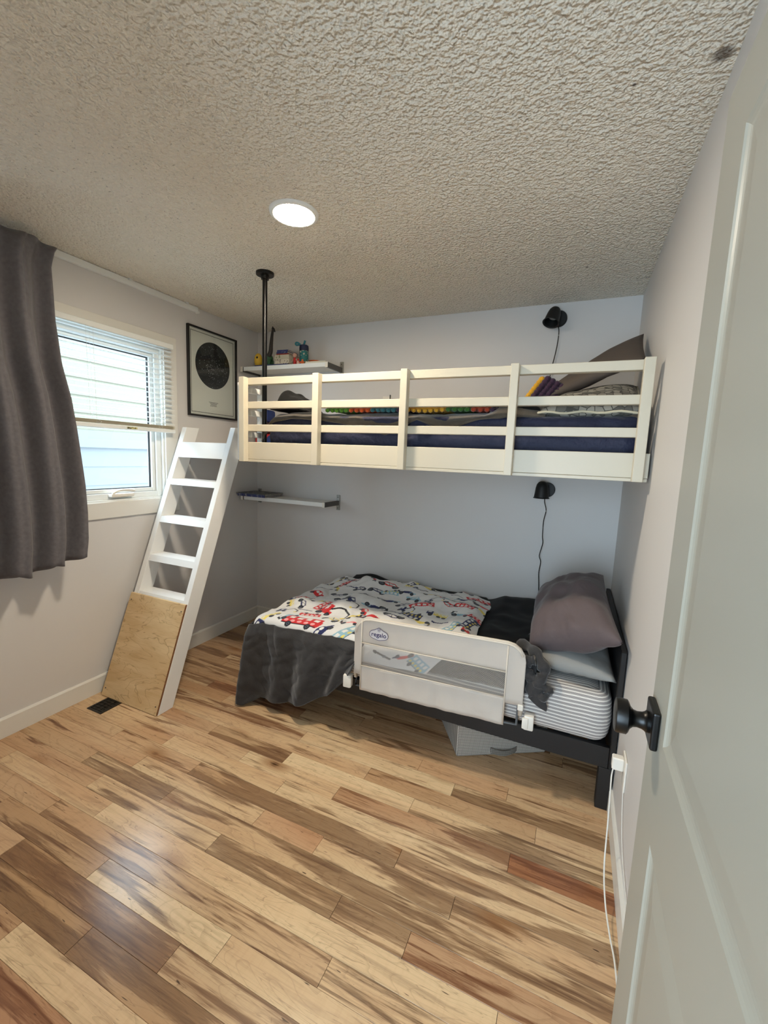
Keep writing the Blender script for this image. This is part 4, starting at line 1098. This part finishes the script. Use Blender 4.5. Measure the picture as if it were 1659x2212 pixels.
figurine(.515, 2.752, ('toy_red', 'pinkish'), 'tall pink and red toy figure in front of the bottle', .085)
figurine(.552, 2.742, ('pinkish', 'toy_red'), 'small pink toy figure in front of the bottle', .042)
figurine(.588, 2.745, ('toy_orange', 'toy_orange'), 'small orange toy figure right of the bottle', .036)
figurine(.625, 2.75, ('yarn_lime', 'toy_green'), 'small green toy blob next to the orange toy plate', .028)
bm = bm_new(); lathe(bm, [(0, zs), (.020, zs), (.045, zs+.018), (.048, zs+.019), (.046, zs+.022), (.02, zs+.006), (0, zs+.005)], (.640, 2.83, 0.0145), seg=24)
tag(obj('orange_dish', bm, M['toy_orange'], None, True), 'small orange dish on the sketchbook of the upper shelf', 'dish')

# things on the landing platform
zp = 1.5005
bm = bm_new(); box(bm, .195, .40, 2.68, 2.92, zp, zp+.105, .02, seg=3); ob = obj('red_cushion', bm, M['plushred'], None, 'auto'); tag(ob, 'red cushion at the bottom of the pile on the landing', 'cushion')
bm = bm_new(); lathe(bm, [(0, 2.6795), (.042, 2.6795), (.042, 2.682)], (.355, 0, zp+.055), (0, 1, 0), 24); obj('blue_disc', bm, M['plushblue'], ob)
bm = bm_new(); box(bm, .20, .31, 2.69, 2.80, zp+.106, zp+.195, .02, seg=3); tag(obj('folded_blanket', bm, M['plushbrown'], None, 'auto'), 'folded maroon blanket in the middle of the pile on the landing', 'blanket')
bm = bm_new(); box(bm, .20, .31, 2.69, 2.80, zp+.196, zp+.290, .02, seg=3); tag(obj('folded_blanket', bm, M['plushblue'], None, 'auto'), 'folded blue blanket on top of the pile on the landing', 'blanket')
zk = 1.5005
for i, (x, y, m_, lb_) in enumerate(((.355, 2.255, 'pinkish', 'tiny pale plastic toy on the landing edge above the ladder'), (.39, 2.25, 'toy_red', 'tiny red plastic toy on the landing edge above the ladder'), (.425, 2.255, 'bookcream', 'tiny cream toy on the landing edge above the ladder'))):
    t_ = empty('trinket', (x, y, zk), lb_, 'toy')
    bm = bm_new(); box(bm, x-.012, x+.010, y-.008, y+.008, zk, zk+.016, .003, seg=2); obj('body', bm, M[m_], t_)
    bm = bm_new(); tube(bm, spline([(x-.014, y, zk+.014), (x-.004, y-.002, zk+.030), (x+.008, y, zk+.022), (x+.016, y, zk+.030)], 4), .0022, 6); obj('loop', bm, M['toy_red' if i != 1 else 'bookcream'], t_, True)

# ------------------------------------------------------------------ loft bedding
def brown(u, v):
    x = .874+(2.36-.874)*u; y = 1.985+(2.88-1.985)*v
    fz = 1.680+.010*abs(nz(x*6, y*6, 1))
    # front hem wanders in and out of the mattress edge
    yf = np.interp(x, [.88, .95, 1.10, 1.28, 1.45, 1.60, 1.70, 1.78, 1.95, 2.10, 2.20, 2.36], [1.972, 1.976, 1.985, 1.982, 1.975, 1.970, 1.972, 1.980, 1.974, 1.985, 1.99, 2.02])
    drop = np.interp(x, [.88, .95, 1.05, 1.25, 1.45, 1.62, 1.68, 1.78, 1.92, 2.08, 2.2, 2.36], [.070, .045, .022, .035, .060, .105, .085, .030, .075, .030, .018, .015])
    y = yf+(2.88-yf)*v
    if v < .10: y = yf+(.10*(2.88-yf))*(v/.10)**2*1.0; z = fz-drop*(1-v/.10)
    else: z = fz
    z += min(1, v/.12)*(.006+.012*max(0, nz(x*5.5, y*7, 6)+.25)+.006*nz(x*15, y*13, 2))+(.045*min(1, max(0, (x-2.10)/.06))*min(1, v/.10))
    if u < .03: z -= .085*(1-u/.03)**1.5; x -= .016*(1-u/.03)
    hump = .13*math.exp(-((x-.99)/.13)**2-((y-2.25)/.20)**2)
    z += hump*0.0
    return (x, y, z)
bm = bm_new(); grid_surface(bm, 170, 70, brown, .007)
tag(obj('brown_blanket', bm, M['brown_fleece'], None, True), 'brown fleece blanket spread over the navy loft mattress', 'blanket')

def bl2(u, v):
    x = .862+(1.06-.862)*u; y = 2.04+.3*v
    e = min(u, 1-u, v, 1-v)
    h = .095*math.exp(-((x-.905)/.045)**2)+.070*math.exp(-((x-.98)/.06)**2)
    z = 1.715+h*(1-math.exp(-(min(v, 1-v)*9)**2))*(1-math.exp(-(min(u, 1-u)*12)**2))+.010*nz(x*18, y*14, 3)
    return (x, y, z)
bm = bm_new(); grid_surface(bm, 50, 40, bl2, .008)
tag(obj('black_throw', bm, M['black_fleece'], None, True), 'small black fleece throw humped at the foot of the loft bed', 'throw')

bm = bm_new()
grid_surface(bm, 30, 24, lambda u, v: (2.135+.20*u, 2.028+.36*v, 1.705+(.040+.012*nz(u*4, v*4))*math.sin(math.pi*min(1, max(0, v*1.0)))**.4*math.sin(math.pi*u)**.4), .008)
tag(obj('dark_throw', bm, M['black_fleece'], None, True), 'small black fleece lump in front of the brown pillow on the loft bed', 'throw')

# crochet blanket: rows of yarn bobbles in coloured bands, each band a part
cb = empty('crochet_blanket', (1.8, 2.3, 1.72), 'multicolored crochet bobble blanket behind the loft rail', 'blanket')
bands = [(1.236, 1.378, 'lime'), (1.378, 1.505, 'orange'), (1.505, 1.652, 'teal'), (1.652, 1.70, 'purple'), (1.70, 1.905, 'yellow'), (1.905, 2.026, 'green'), (2.026, 2.12, 'red'), (2.12, 2.16, 'purple')]
for a, b, c_ in bands:
    bm = bm_new(); r0 = .0135; n_ = max(2, int((b-a)/.026))
    box(bm, a, b, 2.045, 2.57, 1.706, 1.714)
    for i in range(n_):
        for j in range(11):
            x = a+(i+.5)*(b-a)/n_; y = 2.035+j*.026+.004*(i % 2)
            ball(bm, (x, y, 1.720-.018*(j == 0)+.006*nz(x*8, y*8)), r0, 1, (1, 1, .9))
    obj('yarn_band', bm, M['yarn_'+c_], cb, True)
# raised corner by the pillow: yellow and purple rows climbing up
bm = bm_new()
for i in range(9): t = i/8; ball(bm, (2.225+.085*t, 2.30, 1.755+.120*t), .0165, 2)
for i in range(7): t = i/6; ball(bm, (2.235+.07*t, 2.32, 1.745+.10*t), .0165, 2)
obj('yellow_edge', bm, M['yarn_yellow'], cb, True)
bm = bm_new()
for j in range(4):
    for i in range(9): t = i/8; ball(bm, (2.245+.022*j+.092*t, 2.295+.004*j, 1.748-.012*j+.128*t), .017, 2, (1, 1.2, 1))
obj('purple_edge', bm, M['yarn_purple'], cb, True)

# loft pillows
pillow('pillow', M['brownpillow'], [(2.30, 2.30, 1.775), (2.735, 2.20, 1.93), (2.748, 2.53, 2.12), (2.345, 2.68, 1.86)], .10, up=(-.45, -.25, .86), seed=21, wr=.010, pinch=.03, flat=.2,
       label='large dark brown pillow propped in the corner of the loft bed')
hp_, hc = pillow('pillow', M['hex'], [(2.33, 2.015, 1.685), (2.735, 1.998, 1.684), (2.735, 2.42, 1.85), (2.35, 2.46, 1.74)], .15, up=(-.2, -.35, .9), seed=31, wr=.010, pinch=.04, flat=.3,
       label='gray honeycomb patterned pillow with cream piping on the loft bed')
bm = bm_new(); ep = [q+Vector((0, 0, .004*math.sin(i*1.3))) for i, q in enumerate(hc)]
tube(bm, ep, .0055, 6, closed=True); hpipe = obj('piping', bm, M['cream_pipe'], hp_, True)

# ------------------------------------------------------------------ wall reading lamps
def wall_lamp(x, z, tilt, label, cordpts):
    l = empty('reading_lamp', (x, D, z), label, 'lamp', 'black wall reading lamps')
    bm = bm_new(); lathe(bm, [(0, -.0005), (.047, -.0005), (.047, -.020), (.044, -.024), (0, -.024)], (x, D, z), (0, 1, 0), 32)
    obj('wall_plate', bm, M['black_plastic'], l, 'auto')
    c = Vector((x-.028, D-.078, z+.002))
    bm = bm_new(); tube(bm, [(x, D-.02, z), c+Vector((0, .02, .0))], .009, 10); obj('arm', bm, M['black_plastic'], l, True)
    ax = Vector(tilt).normalized()   # opening direction
    bm = bm_new(); o = c-ax*.048
    lathe(bm, [(0, -.006), (.012, -.005), (.024, .002), (.033, .016), (.038, .036), (.0415, .070), (.045, .096), (.050, .100), (.048, .102), (.0405, .096), (.036, .055), (.030, .03), (0, .028)], o, ax, 32)
    sh = obj('shade', bm, M['black_plastic'], l, 'auto')
    bm = bm_new(); lathe(bm, [(0, .062), (.024, .062), (.026, .058), (0, .058)], o, ax, 24); obj('lens', bm, M['led'], sh, 'auto')
    bm = bm_new(); tube(bm, spline(cordpts, 6), .0028, 8); obj('cord', bm, M['black_plastic'], l, True)
    return l
def bp(u, v, y): # not used for placement by the camera: plain wall coordinates follow
    return (u, y, v)
wall_lamp(2.325, 2.345, (-.20, -.36, -.92), 'black wall reading lamp above the loft rail with its shade tipped outward',
          [(2.325, 2.932, 2.300), (2.331, 2.93, 2.27), (2.330, 2.93, 2.21), (2.322, 2.93, 2.14), (2.312, 2.93, 2.08), (2.303, 2.93, 2.02), (2.303, 2.93, 1.95), (2.305, 2.925, 1.74)])
wall_lamp(2.345, 1.300, (0, 0, -1), 'black wall reading lamp under the loft with shade pointing straight down',
          [(2.338, 2.935, 1.262), (2.335, 2.925, 1.225), (2.349, 2.918, 1.17), (2.340, 2.925, 1.105), (2.339, 2.93, 1.05), (2.341, 2.925, .995), (2.347, 2.91, .955), (2.336, 2.90, .895), (2.333, 2.915, .865), (2.344, 2.92, .83), (2.338, 2.925, .76), (2.343, 2.93, .69), (2.350, 2.93, .60)])

# outlet high on the back wall behind the loft
oc = empty('wall_outlet', (1.195, D, 1.90), 'white wall outlet plate on the back wall above the crochet blanket', 'outlet')
bobj('plate', M['clip'], [(1.160, 1.230, D-.006, D-.0005, 1.79, 1.905)], oc, bev=.002)
bobj('socket', M['black_plastic'], [(1.218, 1.224, D-.012, D-.006, 1.885, 1.915)], oc)

# right wall outlet, charger and cable
oo = empty('wall_outlet', (W, 1.70, .36), 'white wall outlet plate on the right wall between door and bed', 'outlet')
bobj('plate', M['clip'], [(W-.007, W-.0005, 1.655, 1.735, .300, .418)], oo, bev=.002)
pc = empty('charger', (W-.03, 1.70, .385), 'white plug-in charger with white cable by the door', 'charger')
bobj('plug_body', M['clip'], [(W-.046, W-.0075, 1.680, 1.712, .362, .410)], pc, bev=.004)
bm = bm_new(); tube(bm, spline([(2.725, 1.690, .362), (2.722, 1.685, .335), (2.721, 1.67, .31), (2.717, 1.60, .20), (2.712, 1.53, .10), (2.716, 1.45, .045), (2.726, 1.36, .025), (2.735, 1.28, .022), (2.738, 1.10, .02), (2.738, .9, .01)], 6), .0026, 8); obj('cable', bm, M['cord_white'], pc, True)
bm = bm_new(); tube(bm, spline([(2.7605, 1.665, .302), (2.7605, 1.62, .23), (2.7605, 1.54, .17), (2.7605, 1.40, .145), (2.7600, 1.2, .14)], 6), .0016, 6)
tag(obj('thin_wire', bm, M['cord_white'], None, True), 'thin white wire running down the right wall below the outlet', 'wire')

# ------------------------------------------------------------------ door (open against the right wall)
dr = empty('door_1', (2.671, .131, .008), kind='structure')
DX, DY1, DY0, DZ0, DZ1 = 2.671, .891, .131, .008, 2.04
bm = bm_new()
panels = [(DY0+.116, DY1-.116, 1.022, 1.934), (DY0+.116, DY1-.116, .20, .846)]
def fq(pts): bm.faces.new([bm.verts.new(p) for p in pts])
def rect(x, y0, y1, z0, z1): fq([(x, y0, z0), (x, y1, z0), (x, y1, z1), (x, y0, z1)])
ya, yb = panels[0][0], panels[0][1]
rect(DX, DY0, ya, DZ0, DZ1); rect(DX, yb, DY1, DZ0, DZ1)
rect(DX, ya, yb, DZ0, panels[1][2]); rect(DX, ya, yb, panels[1][3], panels[0][2]); rect(DX, ya, yb, panels[0][3], DZ1)
for (y0, y1, z0, z1) in panels:
    prof = [(0, 0), (.004, .0025), (.009, .0045), (.014, .0055), (.020, .0055), (.027, .0045), (.058, .0012), (.061, .001)]
    for (i0, d0), (i1, d1) in zip(prof, prof[1:]):
        A = [(y0+i0, z0+i0), (y1-i0, z0+i0), (y1-i0, z1-i0), (y0+i0, z1-i0)]; B = [(y0+i1, z0+i1), (y1-i1, z0+i1), (y1-i1, z1-i1), (y0+i1, z1-i1)]
        for q in range(4):
            r = (q+1) % 4; fq([(DX+d0, *A[q]), (DX+d0, *A[r]), (DX+d1, *B[r]), (DX+d1, *B[q])])
    i, d = prof[-1]; rect(DX+d, y0+i, y1-i, z0+i, z1-i)
# remaining sides of the leaf
XB = DX+.035
fq([(DX, DY1, DZ0), (XB, DY1, DZ0), (XB, DY1, DZ1), (DX, DY1, DZ1)]); fq([(DX, DY0, DZ0), (XB, DY0, DZ0), (XB, DY0, DZ1), (DX, DY0, DZ1)])
fq([(DX, DY0, DZ1), (XB, DY0, DZ1), (XB, DY1, DZ1), (DX, DY1, DZ1)]); fq([(DX, DY0, DZ0), (XB, DY0, DZ0), (XB, DY1, DZ0), (DX, DY1, DZ0)]); rect(XB, DY0, DY1, DZ0, DZ1)
bmesh.ops.remove_doubles(bm, verts=bm.verts, dist=1e-5)
obj('leaf', bm, M['door'], dr)
ky, kz = .838, 1.026
kn = empty('door_knob', (0, 0, 0)); kn.parent = dr; kn.location = Vector((DX, ky, kz))-dr.location
def kobj(name, bm, m, s=False):
    o = obj(name, bm, m, kn, s); return o
bm = bm_new(); box(bm, DX-.012, DX+.0, ky-.033, ky+.033, kz-.034, kz+.034, .0035, seg=2); kobj('rosette', bm, M['black_metal'])
bm = bm_new(); lathe(bm, [(.018, -.010), (.0185, -.016), (.0165, -.018), (.0145, -.022), (.0135, -.030), (.0150, -.036), (.020, -.041), (.0265, -.0435), (.0295, -.046), (.0300, -.060), (.0290, -.0635), (.0262, -.0645), (0, -.0645)], (DX, ky, kz), (1, 0, 0), 32)
kobj('knob', bm, M['black_metal'], 'auto')
bobj('hinge', M['black_metal'], [(DX-.006, DX+.006, DY0-.008, DY0+.004, .25, .34)], dr)
bobj('hinge', M['black_metal'], [(DX-.006, DX+.006, DY0-.008, DY0+.004, 1.72, 1.81)], dr)
bpy.context.view_layer.update()
